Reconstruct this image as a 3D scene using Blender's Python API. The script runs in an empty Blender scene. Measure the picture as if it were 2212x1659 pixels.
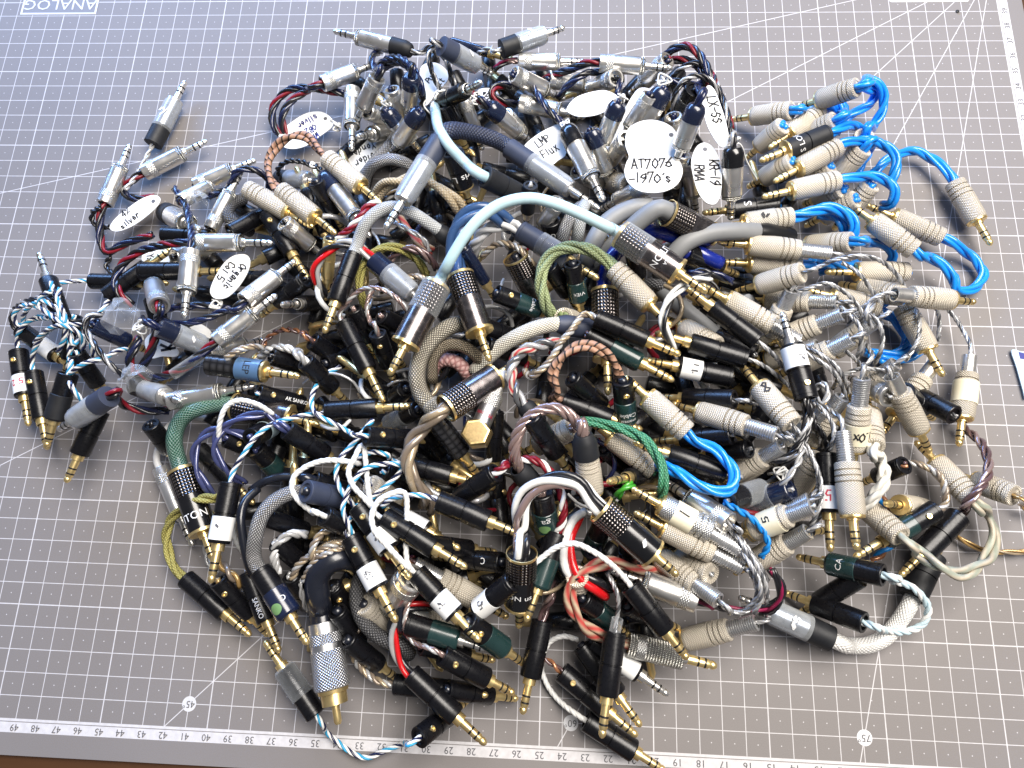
import bpy, math, random, colorsys
from mathutils import Vector, Matrix, Euler
random.seed(7)
sc = bpy.context.scene
COL = sc.collection
# ------------------------------------------------------------------ camera
CAM_LOC = Vector((0.0202524, -0.1234367, 0.3315195))
CAM_ROT = Euler((0.261009, 0.0452511, 0.0368413), 'XYZ')
FPX = 1474.62                      # focal length for a 2212 px wide picture
cam = bpy.data.cameras.new('camera'); cam.sensor_width = 36; cam.lens = 36*FPX/2212
cam.clip_start = 0.01; cam.clip_end = 20
co = bpy.data.objects.new('camera', cam); COL.objects.link(co)
co.location = CAM_LOC; co.rotation_euler = CAM_ROT; sc.camera = co
# ------------------------------------------------------------------ light
w = bpy.data.worlds.new('World'); sc.world = w; w.use_nodes = True
w.node_tree.nodes['Background'].inputs[0].default_value = (.68, .70, .78, 1)
w.node_tree.nodes['Background'].inputs[1].default_value = .19
def area(name, loc, target, sx, sy, power, col):
    l = bpy.data.lights.new(name, 'AREA'); l.shape = 'RECTANGLE'; l.size = sx; l.size_y = sy
    l.energy = power; l.color = col
    o = bpy.data.objects.new(name, l); COL.objects.link(o); o.location = loc
    d = Vector(target)-Vector(loc); o.rotation_euler = d.to_track_quat('-Z', 'Y').to_euler()
    return o
area('ceiling_lamp', (.34, .22, .98), (.04, -.02, 0), .90, .60, 27, (1, .94, .87))
area('window_light', (-.48, .92, .46), (-.08, .0, 0), 1.2, .22, 20, (.25, .48, 1))
sc.view_settings.view_transform = 'Standard'; sc.view_settings.look = 'None'
sc.view_settings.exposure = 0; sc.view_settings.gamma = 1
sc.view_settings.use_curve_mapping = False
sc.cycles.use_denoising = True
sc.cycles.max_bounces = 6; sc.cycles.transparent_max_bounces = 12
try: sc.cycles.caustics_reflective = False; sc.cycles.caustics_refractive = False
except Exception: pass
# ------------------------------------------------------------------ materials
MAT = {}
def nodes(name):
    m = bpy.data.materials.new(name); m.use_nodes = True
    nt = m.node_tree; b = nt.nodes['Principled BSDF']
    return m, nt, b
def N(nt, t, **k):
    n = nt.nodes.new(t)
    for a, v in k.items(): setattr(n, a, v)
    return n
def mth(nt, op, a, b=None, c=None):
    n = N(nt, 'ShaderNodeMath', operation=op)
    for i, v in enumerate((a, b, c)):
        if v is None: continue
        if isinstance(v, (int, float)): n.inputs[i].default_value = v
        else: nt.links.new(v, n.inputs[i])
    return n.outputs[0]
def mixc(nt, f, a, b):
    n = N(nt, 'ShaderNodeMix', data_type='RGBA')
    L = nt.links.new
    if isinstance(f, (int, float)): n.inputs[0].default_value = f
    else: L(f, n.inputs[0])
    for i, v in ((6, a), (7, b)):
        if isinstance(v, tuple): n.inputs[i].default_value = v if len(v) == 4 else v+(1,)
        else: L(v, n.inputs[i])
    return n.outputs[2]
def bump(nt, b, h, strength, dist):
    n = N(nt, 'ShaderNodeBump'); n.inputs['Strength'].default_value = strength; n.inputs['Distance'].default_value = dist
    nt.links.new(h, n.inputs['Height']); nt.links.new(n.outputs[0], b.inputs['Normal'])
def basic(name, col, rough=.4, metal=0, spec=.5, coat=0, noise=.12, nscale=300, sheen=0, bumpd=0):
    m, nt, b = nodes(name); L = nt.links.new
    tc = N(nt, 'ShaderNodeTexCoord'); nz = N(nt, 'ShaderNodeTexNoise'); nz.inputs['Scale'].default_value = nscale
    nz.inputs['Detail'].default_value = 3
    L(tc.outputs['Object'], nz.inputs['Vector'])
    oi = N(nt, 'ShaderNodeObjectInfo')
    v = mth(nt, 'MULTIPLY_ADD', nz.outputs[0], noise*2, 1-noise)
    v = mth(nt, 'MULTIPLY', v, mth(nt, 'MULTIPLY_ADD', oi.outputs['Random'], .16, .92))
    hs = N(nt, 'ShaderNodeHueSaturation'); hs.inputs['Color'].default_value = col+(1,)
    L(v, hs.inputs['Value']); L(hs.outputs[0], b.inputs['Base Color'])
    L(mth(nt, 'MULTIPLY_ADD', nz.outputs[0], .25, rough-.12), b.inputs['Roughness'])
    b.inputs['Metallic'].default_value = metal; b.inputs['Specular IOR Level'].default_value = spec
    b.inputs['Coat Weight'].default_value = coat; b.inputs['Coat Roughness'].default_value = .12
    if sheen: b.inputs['Sheen Weight'].default_value = sheen
    if bumpd: bump(nt, b, nz.outputs[0], .6, bumpd)
    MAT[name] = m; return m
def knurl(name, col, rough, metal, k=26, pitch=.0011, strength=1.0, straight=False, dark=.55):
    m, nt, b = nodes(name); L = nt.links.new
    tc = N(nt, 'ShaderNodeTexCoord'); s = N(nt, 'ShaderNodeSeparateXYZ'); L(tc.outputs['Object'], s.inputs[0])
    ang = mth(nt, 'ARCTAN2', s.outputs[1], s.outputs[0])
    a = mth(nt, 'MULTIPLY', ang, k); z = mth(nt, 'MULTIPLY', s.outputs[2], 2*math.pi/pitch)
    if straight:
        h = mth(nt, 'MULTIPLY', mth(nt, 'ABSOLUTE', mth(nt, 'SINE', mth(nt, 'MULTIPLY', a, .5))), mth(nt, 'ABSOLUTE', mth(nt, 'SINE', mth(nt, 'MULTIPLY', z, .5))))
    else:
        h = mth(nt, 'MULTIPLY', mth(nt, 'ABSOLUTE', mth(nt, 'SINE', mth(nt, 'MULTIPLY', mth(nt, 'ADD', a, z), .5))),
                mth(nt, 'ABSOLUTE', mth(nt, 'SINE', mth(nt, 'MULTIPLY', mth(nt, 'SUBTRACT', a, z), .5))))
    oi = N(nt, 'ShaderNodeObjectInfo')
    nz = N(nt, 'ShaderNodeTexNoise'); nz.inputs['Scale'].default_value = 130; L(tc.outputs['Object'], nz.inputs['Vector'])
    hs = N(nt, 'ShaderNodeHueSaturation'); hs.inputs['Color'].default_value = col+(1,)
    v = mth(nt, 'MULTIPLY_ADD', h, 1-dark, dark)
    v = mth(nt, 'MULTIPLY', v, mth(nt, 'MULTIPLY_ADD', nz.outputs[0], .3, .85))
    v = mth(nt, 'MULTIPLY', v, mth(nt, 'MULTIPLY_ADD', oi.outputs['Random'], .2, .92))
    L(v, hs.inputs['Value']); L(hs.outputs[0], b.inputs['Base Color'])
    b.inputs['Roughness'].default_value = rough; b.inputs['Metallic'].default_value = metal
    bump(nt, b, h, strength, .00035)
    MAT[name] = m
def woven(name, c1, c2, ku, pv, rough=.5, metal=0, coat=0, mode='mesh', strength=.8):
    """cable jackets: u runs round the cable (0..1), v along it in metres"""
    m, nt, b = nodes(name); L = nt.links.new
    uv = N(nt, 'ShaderNodeUVMap'); s = N(nt, 'ShaderNodeSeparateXYZ'); L(uv.outputs[0], s.inputs[0])
    u = mth(nt, 'MULTIPLY', s.outputs[0], 2*math.pi*ku); v = mth(nt, 'MULTIPLY', s.outputs[1], 2*math.pi/pv)
    if mode == 'mesh':
        h = mth(nt, 'MULTIPLY', mth(nt, 'ABSOLUTE', mth(nt, 'SINE', mth(nt, 'MULTIPLY', mth(nt, 'ADD', u, v), .5))),
                mth(nt, 'ABSOLUTE', mth(nt, 'SINE', mth(nt, 'MULTIPLY', mth(nt, 'SUBTRACT', u, v), .5))))
        f = mth(nt, 'SMOOTH_MIN', mth(nt, 'MULTIPLY', h, 1.5), 1, .2)
    else:
        h = mth(nt, 'MULTIPLY_ADD', mth(nt, 'SINE', mth(nt, 'ADD', u, v)), .5, .5)
        f = mth(nt, 'GREATER_THAN', h, .86) if mode == 'thread' else h
    oi = N(nt, 'ShaderNodeObjectInfo')
    nz = N(nt, 'ShaderNodeTexNoise'); nz.inputs['Scale'].default_value = 260
    tc = N(nt, 'ShaderNodeTexCoord'); L(tc.outputs['Object'], nz.inputs['Vector'])
    c = mixc(nt, f, c1, c2)
    hs = N(nt, 'ShaderNodeHueSaturation'); L(c, hs.inputs['Color'])
    L(mth(nt, 'MULTIPLY', mth(nt, 'MULTIPLY_ADD', nz.outputs[0], .5, .75), mth(nt, 'MULTIPLY_ADD', oi.outputs['Random'], .2, .9)), hs.inputs['Value'])
    L(hs.outputs[0], b.inputs['Base Color'])
    b.inputs['Roughness'].default_value = rough; b.inputs['Metallic'].default_value = metal; b.inputs['Coat Weight'].default_value = coat
    bump(nt, b, h, strength, .0004); MAT[name] = m
def clearm(name, tint, alpha, rough=.12):
    m, nt, b = nodes(name); L = nt.links.new
    tr = N(nt, 'ShaderNodeBsdfTransparent'); tr.inputs[0].default_value = tint+(1,)
    gl = N(nt, 'ShaderNodeBsdfPrincipled'); gl.inputs['Base Color'].default_value = (.75, .78, .8, 1); gl.inputs['Roughness'].default_value = rough
    tc = N(nt, 'ShaderNodeTexCoord'); nz = N(nt, 'ShaderNodeTexNoise'); nz.inputs['Scale'].default_value = 220; nz.inputs['Detail'].default_value = 4
    L(tc.outputs['Object'], nz.inputs['Vector'])
    fr = N(nt, 'ShaderNodeLayerWeight'); fr.inputs[0].default_value = .35
    f = mth(nt, 'ADD', mth(nt, 'MULTIPLY', fr.outputs[1], .5), mth(nt, 'MULTIPLY', nz.outputs[0], alpha*2))
    bp = N(nt, 'ShaderNodeBump'); bp.inputs['Strength'].default_value = .5; bp.inputs['Distance'].default_value = .0008
    L(nz.outputs[0], bp.inputs['Height']); L(bp.outputs[0], gl.inputs['Normal'])
    mx = N(nt, 'ShaderNodeMixShader'); L(mth(nt, 'MINIMUM', f, 1), mx.inputs[0]); L(tr.outputs[0], mx.inputs[1]); L(gl.outputs[0], mx.inputs[2])
    L(mx.outputs[0], nt.nodes['Material Output'].inputs[0]); MAT[name] = m
basic('gold', (.96, .73, .34), .32, .9, noise=.10)
basic('brass', (.62, .47, .22), .38, 1, noise=.3, nscale=500)
basic('brass_dull', (.42, .31, .15), .6, .6, noise=.5, nscale=900)
basic('nickel', (.82, .80, .76), .30, .92, noise=.14, nscale=180)
basic('steel', (.72, .72, .72), .30, .85, noise=.08)
basic('aluminium', (.80, .81, .83), .34, 1, noise=.06)
basic('ring_black', (.008, .008, .009), .4)
basic('black', (.0045, .0045, .006), .30, 0, .45, noise=.25, nscale=900, bumpd=.00003)
basic('black_gloss', (.005, .005, .006), .22, 0, .6, coat=.4)
basic('rubber', (.012, .013, .016), .55, 0, .4, noise=.3)
basic('navy_shrink', (.008, .013, .036), .24, 0, .6, coat=.5)
basic('slate_shrink', (.040, .050, .085), .50)
basic('green_shrink', (.012, .034, .034), .28, 0, .5, coat=.4)
basic('blue_label', (.07, .14, .26), .3, coat=.4)
basic('paper', (.84, .84, .82), .7, noise=.05, nscale=90)
basic('cream', (.80, .74, .55), .6, noise=.08)
basic('ink', (.010, .010, .014), .6)
basic('ink_blue', (.03, .04, .25), .6)
basic('ink_grey', (.10, .10, .11), .6)
basic('print_white', (.80, .80, .80), .5)
basic('print_mat', (.62, .62, .64), .5)
basic('print_red', (.55, .02, .06), .5)
basic('emblem_green', (.14, .26, .10), .4)
basic('string', (.80, .80, .78), .9, noise=.2, nscale=900)
knurl('knurl', (.80, .725, .60), .42, .32, strength=.8, dark=.60)
knurl('knurl_silver', (.80, .80, .78), .38, .85, k=20, strength=.6)
knurl('knurl_alu', (.80, .81, .84), .36, .9, k=30, pitch=.0014)
knurl('grid_ring', (.30, .27, .26), .22, 1, k=24, pitch=.0016, straight=True, dark=.12)
knurl('ridged', (.70, .69, .64), .3, 1, k=40, pitch=.0012, straight=True, dark=.4)
knurl('carbon', (.05, .05, .055), .25, .2, k=8, pitch=.0032, straight=True, dark=.2, strength=.2)
basic('chrome_dark', (.20, .18, .18), .24, .95, noise=.35, nscale=420)
clearm('clear', (.97, .98, 1), .05, .08)
clearm('clear_smoky', (.75, .80, .88), .16)
# cable jackets
C = basic
C('w_blue', (.010, .26, .80), .30, 0, .5, coat=.5, noise=.06)
C('w_blue_thin', (.010, .22, .62), .35, 0, .5, noise=.1)
C('w_black', (.010, .010, .013), .30, 0, .6, coat=.3)
C('w_navy', (.008, .013, .055), .28, 0, .6, coat=.4)
C('w_red', (.60, .008, .012), .28, 0, .5, coat=.5)
C('w_darkred', (.20, .008, .018), .35)
C('w_magenta', (.24, .01, .06), .35)
C('w_white', (.80, .80, .78), .45)
C('w_cloud', (.66, .66, .66), .42)
C('w_sky', (.030, .30, .52), .45)
C('w_ice', (.52, .66, .72), .5)
C('w_smoke', (.10, .103, .11), .2, .1, .6, coat=.7)
C('w_silver', (.50, .50, .51), .26, .35, .6, coat=.6)
C('w_clear', (.46, .46, .46), .18, .2, .6, coat=.8)
C('w_rose', (.34, .24, .22), .18, .45, .6, coat=.9)
C('w_brown', (.12, .070, .072), .22, .2, .6, coat=.7)
C('w_tan', (.42, .33, .22), .28, .35, .5, coat=.5)
C('w_taupe', (.25, .20, .155), .30, .3, .5, coat=.4)
C('w_amber', (.45, .28, .10), .25, .4, .5, coat=.5)
C('w_copper', (.45, .20, .10), .25, .5, .5, coat=.5)
C('w_violet', (.050, .060, .16), .20, .15, .6, coat=.8)
C('w_grass', (.05, .32, .03), .3, coat=.4)
C('t_aqua', (.50, .71, .77), .25, 0, .5, coat=.6, noise=.05)
C('t_steelblue', (.035, .085, .21), .30, 0, .5, coat=.5, noise=.1)
C('t_royal', (.008, .022, .24), .25, 0, .5, coat=.6, noise=.08)
C('t_grey', (.205, .21, .215), .5, noise=.06)
C('t_black', (.010, .012, .020), .30, 0, .6, coat=.3)
woven('m_gunmetal', (.03, .03, .032), (.42, .42, .43), 16, .0014, .35, .4)
woven('m_champagne', (.05, .045, .035), (.52, .48, .40), 16, .0015, .35, .4)
woven('m_bronze', (.02, .016, .012), (.30, .25, .18), 14, .0014, .3, .4)
woven('m_navy', (.008, .010, .022), (.055, .07, .13), 12, .002, .4)
woven('m_dark', (.006, .006, .007), (.10, .10, .105), 13, .0016, .35)
woven('m_white', (.26, .27, .27), (.58, .60, .61), 14, .0012, .5)
woven('m_cream', (.30, .28, .23), (.72, .69, .60), 16, .0014, .5)
woven('m_green', (.20, .30, .27), (.003, .085, .045), 16, .0017, .28, .2, coat=.4)
woven('m_pearl', (.55, .54, .52), (.84, .83, .80), 14, .0017, .3, coat=.3)
woven('c_brown', (.42, .24, .16), (.03, .02, .015), 1, .0036, .6, mode='thread')
woven('c_olive', (.24, .21, .045), (.40, .37, .12), 5, .0018, .75)
woven('c_green', (.20, .26, .11), (.40, .46, .26), 5, .0016, .75)
woven('c_emerald', (.008, .13, .055), (.10, .32, .18), 5, .002, .5)
woven('c_red', (.45, .055, .045), (.44, .35, .24), 2, .011, .75, mode='wave')
woven('c_beige', (.46, .36, .22), (.66, .55, .38), 5, .0018, .8)
woven('c_pink', (.28, .12, .115), (.50, .31, .29), 4, .0025, .6)
woven('c_patina', (.30, .33, .27), (.46, .40, .31), 2, .016, .5, coat=.2, mode='wave')
woven('c_white', (.62, .60, .54), (.80, .78, .72), 2, .006, .6, mode='wave')
woven('c_redwhite', (.42, .02, .03), (.50, .48, .40), 3, .006, .6, mode='wave')
# ------------------------------------------------------------------ object helpers
def link(name, me, mat=None, parent=None, mw=None):
    o = bpy.data.objects.new(name, me); COL.objects.link(o)
    if mat:
        if not me.materials: me.materials.append(None)
        o.material_slots[0].link = 'OBJECT'; o.material_slots[0].material = MAT[mat]
    if parent: o.parent = parent
    if mw is not None: o.matrix_basis = mw
    return o
def tag(o, label, cat, group=None, kind=None):
    if label: o['label'] = label
    if cat: o['category'] = cat
    if group: o['group'] = group
    if kind: o['kind'] = kind
def pymesh(name, vs, fs, uvs=None, smooth=True):
    me = bpy.data.meshes.new(name); me.from_pydata(vs, [], fs)
    if uvs:
        ul = me.uv_layers.new(name='UVMap'); ul.data.foreach_set('uv', [c for t in uvs for c in t])
    if smooth: me.polygons.foreach_set('use_smooth', [True]*len(me.polygons))
    me.update(); return me
def lathe(prof, seg=18, name='lathe'):
    """profile [(z,r)...] in mm about +Z; corners sharper than 30 deg are split"""
    P = [(z*.001, max(r, 0)*.001) for z, r in prof]
    rings = []; fs = []; vs = []
    def ring(p):
        i = len(vs)
        for k in range(seg):
            a = 2*math.pi*k/seg; vs.append((p[1]*math.cos(a), p[1]*math.sin(a), p[0]))
        return i
    prev = ring(P[0])
    for j in range(1, len(P)):
        cur = ring(P[j])
        for k in range(seg):
            k2 = (k+1) % seg; fs.append((prev+k, prev+k2, cur+k2, cur+k))
        prev = cur
        if j < len(P)-1:
            a = math.atan2(P[j][1]-P[j-1][1], P[j][0]-P[j-1][0]); b = math.atan2(P[j+1][1]-P[j][1], P[j+1][0]-P[j][0])
            if abs((b-a+math.pi) % (2*math.pi)-math.pi) > .5: prev = ring(P[j])
    return pymesh(name, vs, fs)
def frames(pts):
    n = len(pts); T = []
    for i in range(n):
        t = pts[min(i+1, n-1)]-pts[max(i-1, 0)]; T.append(t.normalized() if t.length > 1e-9 else Vector((0, 0, 1)))
    u = T[0].orthogonal().normalized(); F = []
    for i in range(n):
        if i:
            u = (u-T[i]*u.dot(T[i]))
            u = u.normalized() if u.length > 1e-6 else T[i].orthogonal().normalized()
        F.append((T[i], u, T[i].cross(u)))
    return F
def tube(pts, r, seg=8, name='tube', cap=True, rfun=None):
    F = frames(pts); vs = []; fs = []; uvs = []; L = 0; n = len(pts); Ls = []
    for i, p in enumerate(pts):
        if i: L += (p-pts[i-1]).length
        Ls.append(L); rr = r*(rfun(i/(n-1)) if rfun else 1)
        for k in range(seg):
            a = 2*math.pi*k/seg; vs.append(p+(F[i][1]*math.cos(a)+F[i][2]*math.sin(a))*rr)
    for i in range(n-1):
        for k in range(seg):
            k2 = (k+1) % seg
            fs.append((i*seg+k, i*seg+k2, (i+1)*seg+k2, (i+1)*seg+k))
            uvs += [(k/seg, Ls[i]), ((k+1)/seg, Ls[i]), ((k+1)/seg, Ls[i+1]), (k/seg, Ls[i+1])]
    if cap:
        fs.append(tuple(range(seg-1, -1, -1))); uvs += [(0, 0)]*seg
        fs.append(tuple((n-1)*seg+k for k in range(seg))); uvs += [(0, 0)]*seg
    return pymesh(name, vs, fs, uvs)
def spline(P, step):
    """centripetal Catmull-Rom, resampled at an even step"""
    Q = [P[0]*2-P[1]]+P+[P[-1]*2-P[-2]]; out = []
    for i in range(1, len(Q)-2):
        p0, p1, p2, p3 = Q[i-1:i+3]
        t0 = 0; t1 = t0+max((p1-p0).length, 1e-6)**.5; t2 = t1+max((p2-p1).length, 1e-6)**.5; t3 = t2+max((p3-p2).length, 1e-6)**.5
        for s in range(24):
            t = t1+(t2-t1)*s/24
            a1 = p0*((t1-t)/(t1-t0))+p1*((t-t0)/(t1-t0)); a2 = p1*((t2-t)/(t2-t1))+p2*((t-t1)/(t2-t1)); a3 = p2*((t3-t)/(t3-t2))+p3*((t-t2)/(t3-t2))
            b1 = a1*((t2-t)/(t2-t0))+a2*((t-t0)/(t2-t0)); b2 = a2*((t3-t)/(t3-t1))+a3*((t-t1)/(t3-t1))
            out.append(b1*((t2-t)/(t2-t1))+b2*((t-t1)/(t2-t1)))
    out.append(P[-1])
    acc = [0]
    for i in range(1, len(out)): acc.append(acc[-1]+(out[i]-out[i-1]).length)
    n = max(4, int(acc[-1]/step)+1); res = []; j = 0
    for k in range(n):
        d = acc[-1]*k/(n-1)
        while j < len(acc)-2 and acc[j+1] < d: j += 1
        f = (d-acc[j])/max(acc[j+1]-acc[j], 1e-9); res.append(out[j].lerp(out[j+1], min(1, f)))
    return res
# ------------------------------------------------------------------ picture to place: where a viewing ray meets the height z (mm) over the mat
RM = CAM_ROT.to_matrix()
def at(x, y, z):
    d = RM @ Vector(((x-1106)/FPX, -(y-829.5)/FPX, -1))
    t = (z*.001-CAM_LOC.z)/d.z
    return CAM_LOC+d*t
def px(p):
    q = RM.transposed() @ (p-CAM_LOC); return (1106+FPX*q.x/-q.z, 829.5-FPX*q.y/-q.z)
# ------------------------------------------------------------------ writing
def text_mesh(s, size, name='text'):
    cu = bpy.data.curves.new(name, 'FONT'); cu.body = s; cu.size = size; cu.align_x = 'CENTER'; cu.align_y = 'CENTER'; cu.resolution_u = 2
    o = bpy.data.objects.new(name, cu); COL.objects.link(o)
    me = bpy.data.meshes.new_from_object(o); bpy.data.objects.remove(o); bpy.data.curves.remove(cu)
    while me.materials: me.materials.pop()
    return me
G = {  # strokes on a 4 x 6 grid, for the pen writing on the tags
'A': ['00 26 40', '12 32'], 'B': ['00 06 35 34 03 32 31 00'], 'C': ['45 26 05 01 20 41'], 'F': ['00 06 46', '03 33'], 'I': ['20 26'], 'K': ['00 06', '46 02', '13 40'], 'L': ['06 00 40'],
'M': ['00 06 22 46 40'], 'O': ['20 02 04 26 44 42 20'], 'P': ['00 06 36 44 33 03'], 'R': ['00 06 36 44 33 03', '23 40'], 'S': ['45 26 15 04 33 42 20 01'], 'T': ['20 26', '06 46'], 'W': ['06 10 24 30 46'], 'X': ['00 46', '06 40'], 'Y': ['06 23 46', '23 20'],
'a': ['34 14 02 10 21 34 30'], 'c': ['33 14 02 10 31'], 'd': ['34 14 02 10 31', '36 30'], 'e': ['02 32 23 14 02 10 31'], 'g': ['34 14 02 11 34 3- 1-'], 'i': ['10 14', '15 16'], 'l': ['16 10'], 'n': ['04 00', '02 24 33 30'], 'o': ['14 02 10 20 32 24 14'], 'p': ['0- 04 24 32 10 01'],
'r': ['04 00', '02 24 33'], 's': ['33 14 03 31 20 01'], 't': ['16 11 20 30', '04 34'], 'u': ['04 01 10 31', '34 30'], 'v': ['04 10 34'], 'x': ['00 34', '04 30'], 'y': ['04 12', '34 0-'], 'f': ['36 25 10', '03 33'],
'0': ['20 02 04 26 44 42 20'], '1': ['10 16'], '2': ['05 26 44 00 40'], '4': ['30 36 02 42'], '5': ['46 06 03 33 42 30 00'], '6': ['46 13 01 20 41 33 03'], '7': ['05 06 46 10'], '8': ['23 05 26 45 23 01 20 41 23'], '9': ['10 43 46 15 04 23 44'],
'-': ['03 43'], "'": ['15 26'], '%': ['00 46', '05 15', '31 41'], '#': ['12 36', '02 05', '02 42', '05 45', '30 36'], '@': ['03 43', '26 20', '00 46'], '~': ['02 24 12 34 22 44']}
def pen(s, h, wd, rnd, name='pen'):
    """lines of pen writing, centred, in metres; flat ribbons of ink"""
    vs = []; fs = []; lines = s.split('|'); r = random.Random(rnd)
    for li, ln in enumerate(lines):
        x = -len(ln)*.31*h; y0 = ((len(lines)-1)/2-li)*h*1.5-h/2
        for ch in ln:
            jy = r.uniform(-.06, .06)*h; sk = r.uniform(.0, .25); sh = r.uniform(.84, 1.12)
            for st in G.get(ch, []):
                q = []
                for c in st.split():
                    gy = -2 if c[1] == '-' else int(c[1])
                    q.append((x+(int(c[0])/4*.47+sk*gy/6*.4+r.uniform(-.03, .03))*h, y0+jy+(gy/6*sh+r.uniform(-.03, .03))*h))
                for a, b in zip(q, q[1:]):
                    dx, dy = b[0]-a[0], b[1]-a[1]; l = math.hypot(dx, dy) or 1; ex, ey = dx/l*wd*.4, dy/l*wd*.4; nx, ny = -dy/l*wd/2, dx/l*wd/2
                    i = len(vs); vs += [(a[0]-ex+nx, a[1]-ey+ny, 0), (a[0]-ex-nx, a[1]-ey-ny, 0), (b[0]+ex-nx, b[1]+ey-ny, 0), (b[0]+ex+nx, b[1]+ey+ny, 0)]; fs.append((i, i+1, i+2, i+3))
            x += (.62 if ch not in "il1'" else .42)*h
    return pymesh(name, vs, fs, smooth=False)
def wrap(me, r, z0, spin=0, around=False):
    """bend flat writing round a barrel of radius r (mm), centred at z0 (mm)"""
    R = (r+.06)*.001
    for v in me.vertices:
        x, y = v.co.x, v.co.y
        if around: a, z = x/R, z0*.001+y
        else: a, z = -y/R, z0*.001+x
        a += spin; v.co = (R*math.cos(a), R*math.sin(a), z)
    return me
# ------------------------------------------------------------------ the table and the cutting mat
def mat_material():
    m, nt, b = nodes('mat_print'); L = nt.links.new
    tc = N(nt, 'ShaderNodeTexCoord'); s = N(nt, 'ShaderNodeSeparateXYZ'); L(tc.outputs['Object'], s.inputs[0])
    X = mth(nt, 'SUBTRACT', 27, mth(nt, 'MULTIPLY', s.outputs[0], 100)); Y = mth(nt, 'ADD', mth(nt, 'MULTIPLY', s.outputs[1], 100), 20)
    def near(v, step, wd, off=0):       # 1 where v is within wd of a multiple of step
        f = mth(nt, 'ABSOLUTE', mth(nt, 'SUBTRACT', mth(nt, 'FRACT', mth(nt, 'ADD', mth(nt, 'DIVIDE', mth(nt, 'ADD', v, off), step), .5)), .5))
        d = mth(nt, 'MULTIPLY', f, step)
        return mth(nt, 'SUBTRACT', 1, mth(nt, 'SMOOTH_MIN', 1, mth(nt, 'DIVIDE', d, wd), .05)), d
    def step(d, wd):
        n = N(nt, 'ShaderNodeMapRange', interpolation_type='SMOOTHSTEP'); n.inputs[1].default_value = wd*.55; n.inputs[2].default_value = wd*1.25
        n.inputs[3].default_value = 1; n.inputs[4].default_value = 0; L(d, n.inputs[0]); return n.outputs[0]
    def line(v, st, wd, off=0): return step(near(v, st, wd, off)[1], wd)
    g = mth(nt, 'MAXIMUM', line(X, 1, .018), line(Y, 1, .018))
    g = mth(nt, 'MAXIMUM', g, mth(nt, 'MAXIMUM', line(X, 5, .027), line(Y, 5, .027)))
    dx = near(X, 1, 1, .5)[1]; dy = near(Y, 1, 1, .5)[1]
    g = mth(nt, 'MAXIMUM', g, step(mth(nt, 'SQRT', mth(nt, 'ADD', mth(nt, 'POWER', dx, 2), mth(nt, 'POWER', dy, 2))), .026))
    for n0, ang, y0 in ((42, 45, 0), (24.2, 60, 0), (11.22, 75, 0), (5, 30, 39), (11, 15, 39)):   # (n - n0) sin + (y - y0) cos = 0
        a = math.radians(ang)
        d = mth(nt, 'ADD', mth(nt, 'MULTIPLY', mth(nt, 'SUBTRACT', X, n0), math.sin(a)), mth(nt, 'MULTIPLY', mth(nt, 'SUBTRACT', Y, y0), math.cos(a)))
        g = mth(nt, 'MAXIMUM', g, step(mth(nt, 'ABSOLUTE', d), .022))
    # the print stops at the border: 0..57 by 0..42
    inside = mth(nt, 'MULTIPLY', mth(nt, 'MULTIPLY', mth(nt, 'GREATER_THAN', X, -.02), mth(nt, 'LESS_THAN', X, 60.02)), mth(nt, 'MULTIPLY', mth(nt, 'GREATER_THAN', Y, -.02), mth(nt, 'LESS_THAN', Y, 42.02)))
    g = mth(nt, 'MULTIPLY', g, inside)
    def band(v, a, c): return mth(nt, 'MULTIPLY', mth(nt, 'GREATER_THAN', v, a), mth(nt, 'LESS_THAN', v, c))
    by = mth(nt, 'MAXIMUM', band(Y, -.09, 0), band(Y, -.56, -.125)); bx = mth(nt, 'MAXIMUM', band(X, -.09, 0), band(X, -.56, -.125))
    by = mth(nt, 'MULTIPLY', by, band(X, -.56, 60.5)); bx = mth(nt, 'MULTIPLY', bx, band(Y, -.56, 43))
    g = mth(nt, 'MAXIMUM', g, mth(nt, 'MAXIMUM', by, bx))
    nz = N(nt, 'ShaderNodeTexNoise'); nz.inputs['Scale'].default_value = 2600; nz.inputs['Detail'].default_value = 2; L(tc.outputs['Object'], nz.inputs['Vector'])
    n2 = N(nt, 'ShaderNodeTexNoise'); n2.inputs['Scale'].default_value = 9; n2.inputs['Detail'].default_value = 5; L(tc.outputs['Object'], n2.inputs['Vector'])
    n3 = N(nt, 'ShaderNodeTexNoise'); n3.inputs['Scale'].default_value = 420; L(tc.outputs['Object'], n3.inputs['Vector'])
    wear = mth(nt, 'MULTIPLY_ADD', n3.outputs[0], .5, .62)
    g = mth(nt, 'MULTIPLY', g, mth(nt, 'MINIMUM', wear, 1))
    v = mth(nt, 'MULTIPLY', mth(nt, 'MULTIPLY_ADD', nz.outputs[0], .22, .89), mth(nt, 'MULTIPLY_ADD', n2.outputs[0], .22, .89))
    hs = N(nt, 'ShaderNodeHueSaturation'); hs.inputs['Color'].default_value = (.205, .190, .187, 1); L(v, hs.inputs['Value'])
    c = mixc(nt, g, hs.outputs[0], (.63, .62, .64))
    L(c, b.inputs['Base Color']); L(mth(nt, 'MULTIPLY_ADD', n2.outputs[0], .15, .50), b.inputs['Roughness'])
    b.inputs['Specular IOR Level'].default_value = .35
    bump(nt, b, nz.outputs[0], .25, .00012); MAT['mat_print'] = m
mat_material()
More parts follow.
